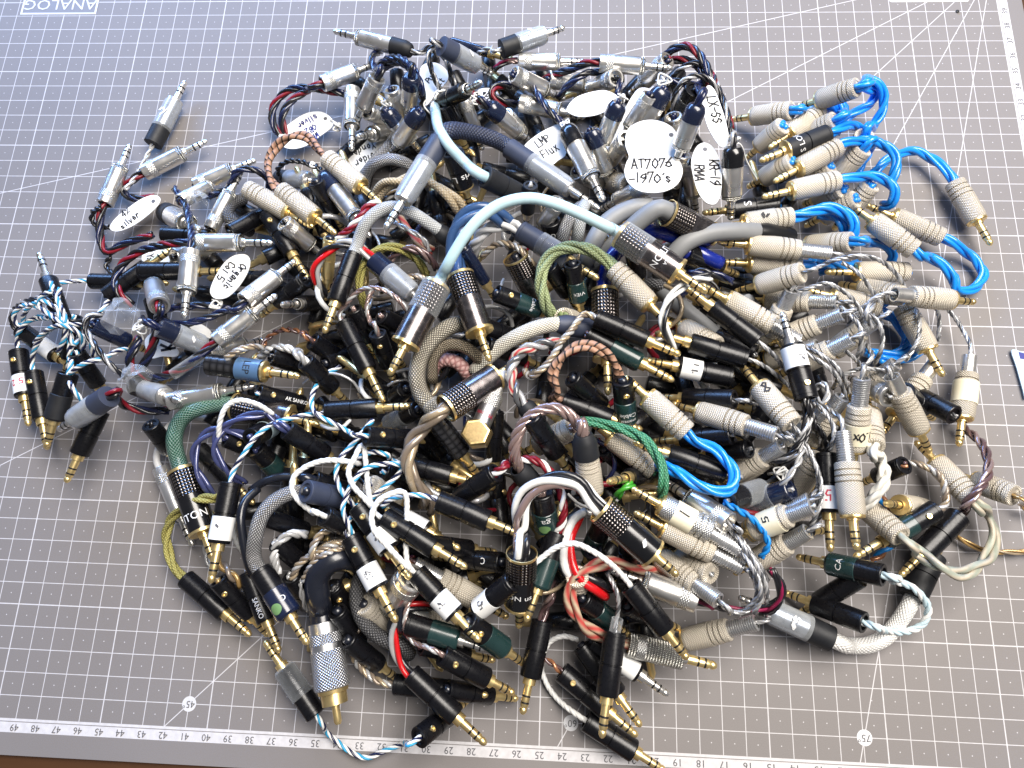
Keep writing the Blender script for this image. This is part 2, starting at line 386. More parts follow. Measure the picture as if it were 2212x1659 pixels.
def wood():
    m, nt, b = nodes('wood'); L = nt.links.new
    tc = N(nt, 'ShaderNodeTexCoord'); mp = N(nt, 'ShaderNodeMapping'); mp.inputs['Scale'].default_value = (3, 40, 20); L(tc.outputs['Object'], mp.inputs[0])
    nz = N(nt, 'ShaderNodeTexNoise'); nz.inputs['Scale'].default_value = 4; nz.inputs['Detail'].default_value = 6; L(mp.outputs[0], nz.inputs['Vector'])
    L(mixc(nt, nz.outputs[0], (.035, .014, .006), (.10, .045, .018)), b.inputs['Base Color']); b.inputs['Roughness'].default_value = .45; MAT['wood'] = m
wood()
def slab(x0, x1, y0, y1, z0, z1, rad=0, seg=6):
    if rad:
        pts = []
        for cx, cy, a0 in ((x1-rad, y1-rad, 0), (x0+rad, y1-rad, 90), (x0+rad, y0+rad, 180), (x1-rad, y0+rad, 270)):
            for k in range(seg+1):
                a = math.radians(a0+90*k/seg); pts.append((cx+rad*math.cos(a), cy+rad*math.sin(a)))
    else: pts = [(x0, y0), (x1, y0), (x1, y1), (x0, y1)]
    n = len(pts)
    vs = [(x, y, z1) for x, y in pts]+[(x, y, z0) for x, y in pts]
    fs = [tuple(range(n)), tuple(range(2*n-1, n-1, -1))]+[(i, i+n, (i+1) % n+n, (i+1) % n) for i in range(n)]
    return pymesh('slab', vs, fs, smooth=False)
mx = lambda n: (27-n)*.01
my = lambda y: (y-20)*.01
tb = link('table_top', slab(-.9, .9, -.6, .6, -.03, -.0031), 'wood'); tag(tb, 'dark brown wooden table top showing at the mat\'s lower edge', None, kind='structure')
mt = link('cutting_mat', slab(mx(62), mx(-1.38), my(-1.5), my(43.5), -.003, 0, .006), 'mat_print')
tag(mt, 'grey cutting mat with white centimetre grid under all the cables', 'cutting mat')
def on_mat(name, me, mat, n, y, rot, z=.00012):
    o = link(name, me, mat, mt); o.location = (mx(n), my(y), z); o.rotation_euler = (0, 0, rot); return o
for n in range(4, 58): on_mat('ruler_number', text_mesh(str(n), .0042), 'ink_grey', n-.02, -.34, math.pi)
for y in range(20, 42): on_mat('ruler_number', text_mesh(str(y), .0042), 'ink_grey', -.34, y+.02, math.pi/2)
def disc(r, n=28):
    vs = [(0, 0, 0)]+[(r*f*math.cos(2*math.pi*k/n), r*f*math.sin(2*math.pi*k/n), 0) for f in (.4, .75, 1) for k in range(n)]
    fs = [(0, 1+k, 1+(k+1) % n) for k in range(n)]+[(1+j*n+k, 1+(j+1)*n+k, 1+(j+1)*n+(k+1) % n, 1+j*n+(k+1) % n) for j in range(2) for k in range(n)]
    return pymesh('disc', vs, fs, smooth=False)
for s, n, y in (('45°', 40.98, 1.0), ('60°', 23.62, 1.0), ('75°', 10.95, 1.0)):
    on_mat('angle_mark', disc(.0033), 'print_mat', n, y, 0, .0001); on_mat('angle_number', text_mesh(s, .0042), 'ink_grey', n+.02, y, math.pi, .00022)
def frame_mesh(w, h, t):
    o = [(-w, -h), (w, -h), (w, h), (-w, h)]; i = [(-w+t, -h+t), (w-t, -h+t), (w-t, h-t), (-w+t, h-t)]
    return pymesh('frame', [(x, y, 0) for x, y in o+i], [(k, (k+1) % 4, (k+1) % 4+4, k+4) for k in range(4)], smooth=False)
on_mat('logo_panel', slab(-.0236, .0236, -.0088, .0088, -.00005, 0), 'mat_logo' if 'mat_logo' in MAT else 'mat_print', 51.35, 39.98, 0, .0001) if 0 else None
basic('mat_plain', (.205, .190, .187), .5, noise=.1)
on_mat('logo_panel', pymesh('panel', [(-.0243, -.0092, 0), (.0243, -.0092, 0), (.0243, .0092, 0), (-.0243, .0092, 0)], [(0, 1, 2, 3)], smooth=False), 'mat_plain', 55.4, 40.0, 0, .00008)
on_mat('logo_frame', frame_mesh(.0240, .0090, .0012), 'print_mat', 55.4, 40.0, 0, .00016)
lt_ = text_mesh('ANALOG', .0105)
for v in lt_.vertices: v.co.x *= 1.06
on_mat('logo_lettering', lt_, 'print_mat', 55.4, 39.85, math.pi, .0002)
on_mat('white_panel', slab(-.0222, .0222, -.006, .006, -.00008, 0, .0015), 'print_mat', 3.75, 40.25, 0, .00016)
# ------------------------------------------------------------------ plugs: lengths and radii in mm, the tip points along +Z
MESH = {}
def cached(key, fn):
    if key not in MESH: MESH[key] = fn()
    return MESH[key]
def contact(z):      # the 3.5 mm contact pin, three-pole
    a = cached(('pin', z), lambda: lathe([(z, 1.75), (z+5, 1.75), (z+9.6, 1.75), (z+10.5, 1.35), (z+11.2, 1.62), (z+12.2, 1.5), (z+13.3, .85), (z+13.7, 0)], 14))
    b = cached(('ins', z), lambda: lathe([(z+4.8, 1.70), (z+4.85, 1.80), (z+5.65, 1.80), (z+5.7, 1.70)], 14))
    c = cached(('ins', z+3), lambda: lathe([(z+7.8, 1.70), (z+7.85, 1.80), (z+8.65, 1.80), (z+8.7, 1.70)], 14))
    return [('contact', a, 'TIP'), ('insulator_ring', b, 'ring_black'), ('insulator_ring', c, 'ring_black')]
def band(z0, z1, r, key='band'):
    return cached((key, z0, z1, r), lambda: lathe([(z0, r-.3), (z0+.05, r), (z1-.05, r), (z1, r-.3)]))
def coil(z0, z1, r, wr=.56, pitch=1.3):
    def f():
        n = int((z1-z0)/pitch*12); pts = [Vector((r*math.cos(i*math.pi/6), r*math.sin(i*math.pi/6), z0+(z1-z0)*i/n))*.001 for i in range(n+1)]
        return tube(pts, wr*.001, 5)
    def g():
        P = [(z0, r-.6)]; z = z0
        while z < z1-.6: P += [(z+.12, r-.1), (z+.38, r+.42), (z+.82, r+.42), (z+1.08, r-.1)]; z += 1.2
        return lathe(P, 18)
    return cached(('coil', z0, z1, r), g)
def knbar(o, r=5.1):
    return cached(('kn', o, r), lambda: lathe([(o+.4, 0), (o+.4, r*.62), (o, r*.64), (o, r*.86), (o+.5, r*.93), (o+3.4, r*.96), (o+3.6, r*.82), (o+4.1, r*.82), (o+4.2, r*.97), (o+6.2, r*.98), (o+6.4, r*.83), (o+6.9, r*.83), (o+7, r), (o+9, r), (o+9.2, r*.84), (o+9.7, r*.84), (o+9.8, r*1.02), (o+22.5, r), (o+24.4, r*.95), (o+24.8, r*.90), (o+24.8, 0)], 22))
def svbar(o, r=4.4):
    return cached(('sv', o, r), lambda: lathe([(o+3, 0), (o+3, r*.74), (o, r*.76), (o, r*.95), (o+.4, r), (o+21.5, r), (o+22, r*.9), (o+22.2, 0)], 22))
def hexa():
    me = lathe([(-4.5, 0), (-4.5, 6.2), (-4, 6.7), (3.4, 6.7), (4.2, 5.9), (4.3, 5.0), (4.0, 4.8)], 6)
    me.polygons.foreach_set('use_smooth', [False]*len(me.polygons))
    for v in me.vertices: v.co = (v.co.z, v.co.y, .0235-v.co.x)
    return me
def hexface():
    me = lathe([(4.15, 4.9), (4.25, 4.3), (4.2, 0)], 20)
    for v in me.vertices: v.co = (v.co.z, v.co.y, .0235-v.co.x)
    return me
def plug_parts(k, o):
    """(total length, barrel mesh, barrel material, [(name, mesh, material)...], barrel radius)"""
    tip = []
    if k in ('kn', 'kns', 'knt', 'knb'):
        off = {'kn': 0, 'kns': 15, 'knt': 10, 'knb': 13}[k]
        if k == 'kns': tip += [('spring', coil(0, 15.5, 3.0), 'steel'), ('spring_core', cached('score', lambda: lathe([(.8, 0), (.8, 2.75), (15.2, 2.75), (15.2, 0)], 12)), 'nickel')]
        if k == 'knt': tip += [('sleeve', cached('sleeve', lambda: lathe([(6, 0), (6, 2.7), (0, 2.8), (0, 3.3), (9.5, 3.4), (10.4, 3.4)], 18)), 'nickel')]
        if k == 'knb': tip += [('boot', cached('kboot', lambda: lathe([(0, 0), (0, 3.4), (1, 3.9), (3, 4.4), (5, 5.1), (14.5, 5.35), (14.6, 4.8)], 18)), 'rubber')]
        tip += [('flange', cached(('kfl', off), lambda: lathe([(off+24.6, 4.5), (off+24.7, 4.75), (off+25.6, 4.75), (off+26.1, 4.3), (off+26.3, 2.0)], 20)), 'gold'), ('neck', band(off+26.1, off+27.3, 2.4), 'gold')]+contact(off+27.2)
        return off+40.9, knbar(off), o.get('bm', 'knurl'), tip, 5.2
    if k in ('sv', 'svk', 'svs'):
        off = {'sv': 0, 'svk': 9, 'svs': 0}[k]; r = 3.8 if k == 'svs' else 4.4
        if k != 'svk': tip += [('knurled_band', cached(('kb', off, r), lambda: lathe([(off+3.6, r-.2), (off+3.7, r+.1), (off+7.6, r+.1), (off+7.7, r-.2)], 20)), 'knurl_silver')]
        else: tip += [('boot', cached('sboot', lambda: lathe([(0, 0), (0, 3.1), (.6, 3.6), (2.5, 4.2), (4, 4.6), (9, 4.65), (12, 4.75), (12.1, 4.4)], 18)), o.get('boot', 'navy_shrink'))]
        tip += [('flange', band(off+22, off+24, r*.97), 'ridged'), ('neck', cached(('nk', off), lambda: lathe([(off+24, 3.0), (off+24.5, 2.4), (off+26, 2.2), (off+26, 1.7)], 14)), 'nickel')]+contact(off+25.5)
        return off+39.2, svbar(off, r), o.get('bm', 'nickel'), tip, r
    if k == 'svc':      # silver barrel in a clear sleeve with a dark boot
        tip += [('boot', cached('cboot', lambda: lathe([(0, 0), (0, 3.6), (.3, 4.9), (12, 5.0), (12.1, 4.4)], 18)), o.get('boot', 'rubber')),
                ('clear_sleeve', cached('csl', lambda: lathe([(10.5, 5.05), (11, 5.15), (27, 4.95), (29, 4.3), (29.6, 3.2)], 18)), 'clear_smoky'),
                ('neck', band(28, 30.5, 2.3), 'nickel')]+contact(30)
        return 43.7, svbar(8), 'steel', tip, 4.9
    if k in ('bk', 'bkl', 'bkg', 'bkt'):
        r = o.get('r', 4.15); g = 13.5
        bar = cached(('bk', r), lambda: lathe([(1.2, 0), (1.2, r*.66), (0, r*.7), (0, r*.94), (.35, r), (1.6, r), (1.7, r*.97), (1.9, r*.97), (2, r), (g-.4, r), (g-.2, r*.9), (g+.2, r*.9), (g+.4, r), (25.4, r), (26, r*.93), (26, 0)], 20))
        if k == 'bkl': tip += [('label', cached(('lab', r), lambda: lathe([(g+1.2, r), (g+1.25, r+.12), (24.6, r+.12), (24.65, r)], 20)), o.get('lab', 'paper'))]
        if k == 'bkg': tip += [('heat_shrink', cached(('shr', r), lambda: lathe([(g-1.5, r), (g-1.2, r+.28), (25.2, r+.28), (26.4, r*.9), (26.5, r*.7)], 20)), o.get('shr', 'green_shrink'))]
        if k == 'bkt': tip += [('clear_sleeve', cached(('cl', r), lambda: lathe([(g-3, r+.1), (g-2.8, r+.45), (25.4, r+.4), (26.8, r*.9)], 20)), 'clear')]
        if o.get('screw'):
            a = o['screw'] if o['screw'] is not True else 0
            def scr():
                me = lathe([(r-.4, 0), (r-.4, 1.35), (r+.55, 1.35), (r+.75, 1.1), (r+.75, .6), (r+.1, .55), (r+.1, 0)], 12)
                for v in me.vertices: v.co = (v.co.z, v.co.y, -v.co.x+.0065)
                return me
            tip += [('set_screw', cached(('scr', r), scr), 'gold')]
        if o.get('fl'): tip += [('flange', cached(('bfl', r), lambda: lathe([(25.6, r*.9), (25.7, r*1.02), (26.6, r*1.02), (27.2, r*.8), (27.4, 2.2)], 20)), 'gold')]
        tip += [('collar', band(25.8, 29.2, 2.75), 'TIP')]+contact(29)
        return 42.7, bar, o.get('bm', 'black'), tip, r
    if k == 'lt':
        tip += [('rear_ring', band(-.2, 1.2, 6.35), 'gold'), ('grid_band', cached('ltg', lambda: lathe([(1.2, 6.0), (1.25, 6.3), (13.5, 6.3), (13.55, 6.0)], 30)), 'grid_ring'),
                ('front_ring', band(30.4, 31.8, 6.5), 'gold'), ('collar', cached('ltc', lambda: lathe([(31.8, 6.3), (31.8, 2.7), (34, 2.6), (34, 1.7)], 18)), 'gold')]+contact(33.4)
        if o.get('clear'): tip += [('clear_sleeve', cached('ltcl', lambda: lathe([(-3.5, 2.2), (-2.5, 2.7), (-.6, 5.6), (.5, 6.7), (15, 6.8), (15.2, 6.4)], 20)), 'clear')]
        return 47.1, cached('ltb', lambda: lathe([(.6, 0), (.6, 5.2), (.8, 6.0), (13.6, 6.0), (13.7, 6.25), (30.6, 6.15), (30.6, 0)], 24)), o.get('bm', 'chrome_dark'), tip, 6.2
    if k == 'rca':
        tip += [('knurled_band', cached('rk1', lambda: lathe([(5, 6.2), (5.1, 6.75), (9.6, 6.85), (9.7, 6.5)], 28)), 'knurl_alu'), ('knurled_grip', cached('rk2', lambda: lathe([(12.4, 6.6), (12.5, 7.0), (28, 7.5), (29, 7.3), (29.4, 6.6)], 28)), 'knurl_alu'),
                ('shell', cached('rsh', lambda: lathe([(29, 6.5), (31, 6.2), (31.2, 5.4), (36, 5.3), (36, 4.6), (31, 4.6)], 24)), 'gold'), ('centre_pin', cached('rp', lambda: lathe([(30, 1.6), (43.5, 1.6), (44.6, 1.1), (44.8, 0)], 14)), 'gold')]
        return 44.8, cached('rb', lambda: lathe([(0, 0), (0, 5.6), (.3, 6.1), (10, 6.5), (12.4, 6.6), (29, 6.5), (29, 0)], 26)), 'aluminium', tip, 7
    if k == 'ang':      # right-angle plug with a brass hexagon
        tip += [('knurled_cap', cached('ak', lambda: lathe([(0, 0), (0, 2.6), (3, 3.2), (5, 4.4), (10, 4.4), (10.1, 3.6)], 20)), 'knurl_silver'), ('hexagon', cached('ah', hexa), 'brass'), ('hexagon_face', cached('af', hexface), 'brass_dull')]
        return 28.6, cached('ab', lambda: lathe([(9.8, 3.5), (9.9, 4.1), (19.2, 4.2)], 20)), 'aluminium', tip, 4.2
# ------------------------------------------------------------------ cables
STY = {  # strands, strand radius, winding radius, pitch (mm)
'blue': (['w_blue']*3, 1.3, 1.35, 40), 'bluefat': (['w_blue']*4, 1.3, 1.7, 44), 'bluethin': (['w_blue_thin']*2, .8, .75, 9),
'bkr': (['w_black', 'w_navy', 'w_black', 'w_darkred'], 1.0, 1.2, 26), 'bkn': (['w_black', 'w_navy', 'w_navy'], 1.0, 1.0, 20), 'bkw': (['w_black', 'w_black', 'w_silver'], .75, .85, 15), 'bkk': (['w_black', 'w_black'], .8, .8, 8),
'bkm': (['w_black', 'w_black', 'w_magenta'], .8, .9, 30), 'blw': (['w_white', 'w_sky', 'w_white', 'w_navy'], .56, .66, 11), 'wht': (['w_white']*3, .85, .42, 8), 'whf': (['c_white']*3, 1.5, 1.5, 24), 'ice': (['w_ice', 'w_white', 'w_ice'], .85, .85, 11),
'sil': (['w_smoke', 'w_silver', 'w_clear'], .58, .52, 9), 'clr': (['w_clear', 'w_clear'], .7, .7, 12), 'gry': (['w_clear', 'w_cloud', 'w_clear'], 1.05, 1.1, 13), 'cloud': (['w_cloud']*3, 1.5, 1.6, 26),
'brn': (['w_brown', 'w_rose', 'w_brown'], 1.0, 1.2, 22), 'rose': (['w_rose', 'w_rose', 'w_clear'], .72, .55, 11), 'rosefat': (['w_rose']*5, 1.1, 1.55, 26), 'taupe': (['w_taupe', 'w_taupe', 'w_tan'], 1.7, 1.75, 34), 'tan': (['w_tan', 'w_clear', 'w_taupe'], .85, .85, 9),
'tan4': (['w_amber', 'w_tan', 'w_amber'], .6, .8, 30), 'amber': (['w_amber', 'w_taupe'], 1.1, 1.1, 12), 'cop': (['w_copper', 'w_brown'], .8, .8, 9), 'vio': (['w_violet']*2, 1.1, 1.1, 30),
'red3': (['w_red', 'w_black', 'w_clear'], 1.2, 1.3, 40), 'rwb': (['w_red', 'w_white', 'w_black'], 1.9, 1.9, 70), 'redw': (['w_darkred', 'w_white', 'w_darkred'], 1.0, 1.0, 13), 'mix': (['w_white', 'w_black', 'w_white', 'w_rose'], 1.55, 2.2, 90),
'wbw': (['w_white', 'w_black', 'w_white'], .95, 1.3, 38), 'blc': (['w_blue_thin', 'w_copper'], 1.1, 1.1, 14), 'grass': (['w_grass', 'w_grass'], 1.0, 1.0, 30),
'brown': (['c_brown', 'c_brown'], 1.4, 1.2, 45), 'olive': (['c_olive']*3, 1.15, 1.2, 40), 'green': (['c_green']*4, 1.35, 1.7, 48), 'emer': (['c_emerald']*3, 1.2, 1.3, 40), 'redc': (['c_red']*2, 1.5, 1.5, 50), 'beige': (['c_beige']*2, 1.9, 1.8, 50),
'pat': (['c_patina']*2, 1.5, 1.6, 60), 'chain': (['w_smoke', 'c_redwhite', 'w_silver'], 1.3, 1.5, 16),
'aqua': (['t_aqua'], 2.5, 0, 1), 'steel': (['t_steelblue']*3, 2.2, 2.4, 70), 'royal': (['t_royal'], 3.6, 0, 1), 'tgrey': (['t_grey'], 4.2, 0, 1), 'tblack': (['t_black'], 5.2, 0, 1), 'tblk3': (['t_black'], 2.0, 0, 1), 'twhite': (['w_cloud'], 1.7, 0, 1),
'gun': (['m_gunmetal'], 3.2, 0, 1), 'gunt': (['m_gunmetal'], 2.9, 0, 1), 'champ': (['m_champagne'], 3.8, 0, 1), 'bronze': (['m_bronze'], 2.8, 0, 1), 'mnavy': (['m_navy'], 3.9, 0, 1), 'mdark': (['m_dark'], 3.2, 0, 1), 'mwhite': (['m_white'], 2.9, 0, 1), 'mcream': (['m_cream'], 3.5, 0, 1),
'mgreen': (['m_green'], 3.7, 0, 1), 'pearl': (['m_pearl'], 3.5, 0, 1), 'pink': (['c_pink'], 3.2, 0, 1)}
OX = OY = 0
def T(c, r):
    global OX, OY
    OX, OY = 553*c, 414.75*r
def vx(x, y): return OX+x/4, OY+y/4
def p(kind, x0, y0, x1, y1, z, tilt=0, **o):
    a = vx(x0, y0); b = vx(x1, y1); TL = plug_parts(kind, o)[0]
    def span(dz):
        P0 = at(*a, z-dz/2); P1 = at(*b, z+dz/2); return P0, P1, (P1-P0).length*1000
    P0, P1, D = span(0); sg = tilt if tilt else -1
    want = TL if tilt else TL*.86
    if D < want:
        lo, hi = 0, 45
        for _ in range(20):
            m = (lo+hi)/2
            if span(sg*m)[2] < want: lo = m
            else: hi = m
        dz = sg*lo
        if not tilt: dz = max(-24, min(24, dz))
        P0, P1, D = span(dz)
        low = min(P0.z, P1.z)*1000
        if low < 3: z2 = z+3-low; z = z2; P0, P1, D = span(dz)
    return dict(k=kind, P0=P0, P1=P1, s=D/TL, o=o)
def q(c_, r_, *a, **k):
    global OX, OY
    keep = OX, OY; T(c_, r_); d = p(*a, **k); OX, OY = keep
    return d
used = {}
NC = [0]
def put_plug(d, root, base):
    k, o = d['k'], d['o']; TL, bar, bm, parts, r = plug_parts(k, o)
    ax = (d['P1']-d['P0']).normalized()
    up = Vector((0, 0, 1)); side = up.cross(ax)
    side = side.normalized() if side.length > 1e-4 else Vector((1, 0, 0))
    top = ax.cross(side).normalized()      # the direction on the barrel that faces up
    M = Matrix((top, -side, ax)).transposed()   # local x faces up
    if M.determinant() < 0: M = Matrix((top, side, ax)).transposed()
    spin = o.get('spin', 0)
    M = (M @ Matrix.Rotation(spin, 3, 'Z')).to_4x4()
    q = link('plug', bar, bm, root, Matrix.Translation(d['P0']-base) @ M @ Matrix.Diagonal((o.get('f', 1), o.get('f', 1), d['s'], 1)))
    if o.get('pl'): q['label'] = o['pl']
    tipm = o.get('tip', 'nickel' if k in ('sv', 'svk', 'svc', 'svs') else 'gold')
    for nm, me, mm in parts: link(nm, me, tipm if mm == 'TIP' else mm, q)
    if o.get('labz'):       # a paper band round the barrel
        z0, z1 = o['labz']; link('label', band(z0, z1, r+.25, 'paperband'), o.get('lab', 'cream'), q)
    for tx in o.get('txt', ()):      # (words, size mm, centre mm, material, spin, around, pen?)
        s, h, zc, mm, sp, ar, pn = tx; flip = s[0] == '^'; s = s.strip('^')
        me = pen(s, h*.001, h*.00013+.00012, hash(s) % 99 if 0 else len(s)) if pn else text_mesh(s, h*.001)
        if flip:
            for v in me.vertices: v.co.x *= -1; v.co.y *= -1
        link('lettering', wrap(me, r+tx_off(k, o), zc, sp, ar), mm, q)
    if o.get('emb'): link('emblem', wrap(disc(.0026), r+.32, 21, o['emb'], False), 'emblem_green', q)
def tx_off(k, o): return {'bkl': .14, 'bkg': .3, 'bkt': .1, 'svc': .35}.get(k, .3 if o.get('labz') else .06)
def c(label, style, pts, *plugs, cat='audio cable', group=None, end=None):
    """one cable with its plugs; pts are waypoints (x, y, height) between the plugs"""
    assert label not in used, label
    used[label] = 1
    zs = []
    P = []
    head = tail = None
    if plugs:
        d = plugs[0]; ax = (d['P1']-d['P0']).normalized(); d0 = d['P0']+ax*.004
        head = [d0, d['P0']-ax*.005]
    if len(plugs) > 1:
        d = plugs[1]; ax = (d['P1']-d['P0']).normalized(); tail = [d['P0']-ax*.005, d['P0']+ax*.004]
    if pts is None and plugs:          # no cable in view: it dips into the pile
        ax = (plugs[0]['P1']-plugs[0]['P0']).normalized(); b = head[1]; hz = Vector((ax.x, ax.y, 0)); hz = hz.normalized() if hz.length > .01 else Vector((1, 0, 0))
        P = [head[0], plugs[0]['P0']+ax*.002, plugs[0]['P0'], plugs[0]['P0']-ax*.0012]
    else:
        Z = [t[2] if len(t) > 2 else None for t in (pts or [])]
        z0 = head[1].z*1000 if head else None; z1 = tail[0].z*1000 if tail else None
        seq = [z0]+Z+[z1]; kn = [(i, v) for i, v in enumerate(seq) if v is not None]
        def zi(i):
            if not kn: return 20
            if i <= kn[0][0]: return kn[0][1]
            for (a, va), (b, vb) in zip(kn, kn[1:]):
                if a <= i <= b: return va+(vb-va)*(i-a)/(b-a)
            return kn[-1][1]
        mid = [at(*vx(t[0], t[1]), zi(i+1)) for i, t in enumerate(pts or [])]
        if head: mid = [v for i, v in enumerate(mid) if (v-head[1]).length > .008 or i > 2]
        if tail: mid = [v for i, v in enumerate(mid) if (v-tail[0]).length > .008 or i < len(mid)-3]
        P = (head or [])+mid+(tail or [])
    cen = sum(((d['P0']+d['P1'])*.5 for d in plugs), Vector())/len(plugs) if plugs else P[len(P)//2]
    base = Vector((cen.x, cen.y, 0))
    nm_ = 'audio_plug' if pts is None else ('audio_cable' if plugs else 'cable_length')
    root = bpy.data.objects.new(nm_, None); COL.objects.link(root); root.location = base; root.empty_display_size = .01
    tag(root, label, nm_.replace('_', ' '), group)
    for d in plugs: put_plug(d, root, base)
    if style:
        mats, sr, R, pitch = STY[style]; single = len(mats) == 1
        step = .0026 if single else min(.0022, pitch*.001/8)
        C0 = spline([v-base for v in P], step); F = frames(C0)
        ph0 = random.random()*6
        for j, mm in enumerate(mats):
            if single: pts3 = C0
            else:
                pts3 = []; L = 0
                for i, v in enumerate(C0):
                    if i: L += (v-C0[i-1]).length
                    a = ph0+2*math.pi*(j/len(mats)+L*1000/pitch)+.35*math.sin(L*190+j)
                    rr = R*.001*(1+.10*math.sin(L*310+2*j)); pts3.append(v+(F[i][1]*math.cos(a)+F[i][2]*math.sin(a))*rr)
            link('jacket' if single else 'strand', tube(pts3, sr*.001, 12 if sr > 2.2 else (10 if single else 7)), mm, root)
    NC[0] += 1
    return root
def sleeve(root, x0, y0, z0, x1, y1, z1, r, mat, name='heat_shrink', taper=.75):
    a = at(*vx(x0, y0), z0); b = at(*vx(x1, y1), z1); L = (b-a).length*1000
    me = lathe([(0, r*taper*.8), (0, r*taper), (L*.18, r), (L*.85, r), (L, r*.96), (L, r*.8)], 18)
    M = (b-a).to_track_quat('Z', 'Y').to_matrix().to_4x4()
    return link(name, me, mat, root, Matrix.Translation(a-root.location) @ M)
def paper(label, outline, z, words, h, wx, wy, ang, ink='ink', wd=.00055, tiltv=(0, 0), seed=1, hole=None, name='paper_tag', cat='tag', group=None, mat='paper', thick=.0005):
    """a tag: outline in picture points (smoothed), lying near height z, writing at (wx, wy) turned by ang degrees on the picture"""
    pts = [at(*vx(x, y), z) for x, y in outline]; cen = sum(pts, Vector())/len(pts)
    n = len(pts); sm = []
    for i in range(n):
        p0, p1, p2, p3 = pts[i-1], pts[i], pts[(i+1) % n], pts[(i+2) % n]
        for s in range(6):
            t = s/6; sm.append(.5*((2*p1)+(p2-p0)*t+(2*p0-5*p1+4*p2-p3)*t*t+(3*p1-p0-3*p2+p3)*t**3))
    m = len(sm); base = Vector((cen.x, cen.y, 0))
    def lift(v): return (v.x-cen.x)*tiltv[0]+(v.y-cen.y)*tiltv[1]
    top = [v-base+Vector((0, 0, lift(v))) for v in sm]; bot = [v-Vector((0, 0, thick)) for v in top]
    me = pymesh('tag', top+bot, [tuple(range(m)), tuple(range(2*m-1, m-1, -1))]+[(i, i+m, (i+1) % m+m, (i+1) % m) for i in range(m)], smooth=False)
    o = link(name, me, mat); o.location = base; tag(o, label, cat, group)
    if words:
        P = at(*vx(wx, wy), z); q = at(*vx(wx+10*math.cos(math.radians(ang)), wy+10*math.sin(math.radians(ang))), z); d = (q-P); a = math.atan2(d.y, d.x)
        wm = pen(words, h*.0009, wd*1.1, seed)
        ca, sa = math.cos(a), math.sin(a)
        for v in wm.vertices:
            X = P.x+v.co.x*ca-v.co.y*sa; Y = P.y+v.co.x*sa+v.co.y*ca
            v.co = Vector((X-base.x, Y-base.y, P.z+.00012+(X-cen.x)*tiltv[0]+(Y-cen.y)*tiltv[1]))
        link('handwriting', wm, ink, o)
    if hole:
        H = at(*vx(*hole), z); dd = disc(.0011, 12); hh = link('eyelet', dd, 'ink_grey', o); hh.location = H-base+Vector((0, 0, .0001+lift(H)))
    return o
def knot(label, x, y, z, r=2.2, tailpts=None):
    """a knot of white thread"""
    rr = random.Random(x+y); b = at(*vx(x, y), z); P = []
    for i in range(16): P.append(Vector((rr.uniform(-1, 1), rr.uniform(-1, 1), rr.uniform(-.7, .7)))*r*.001)
    if tailpts: P += [at(*vx(t[0], t[1]), t[2])-b for t in tailpts]
    o = link('thread_knot', tube(spline(P, .0006), .00042, 6), 'string'); o.location = b; tag(o, label, 'thread')
def film(label, outline, z, seed, h=6, name='clear_tape'):
    """a crumpled wad of clear film"""
    r = random.Random(seed); pts = [at(*vx(x, y), z) for x, y in outline]; cen = sum(pts, Vector())/len(pts)
    vs = [Vector((0, 0, h*.001))]; n = len(pts)*3; ring = []
    for i in range(n):
        a = pts[i//3]; b = pts[(i//3+1) % len(pts)]; ring.append(a.lerp(b, i % 3/3)-cen)
    fs = []
    for k, f in enumerate((.35, .7, 1)):
        for v in ring: vs.append(Vector((v.x*f+r.uniform(-.0012, .0012), v.y*f+r.uniform(-.0012, .0012), (1-f)*h*.001+r.uniform(-.0016, .0016))))
    for i in range(n):
        j = (i+1) % n; fs.append((0, 1+i, 1+j))
        for k in range(2): fs.append((1+k*n+i, 1+(k+1)*n+i, 1+(k+1)*n+j, 1+k*n+j))
    o = link(name, pymesh('film', vs, fs, smooth=True), 'clear'); o.location = cen; tag(o, label, 'tape')

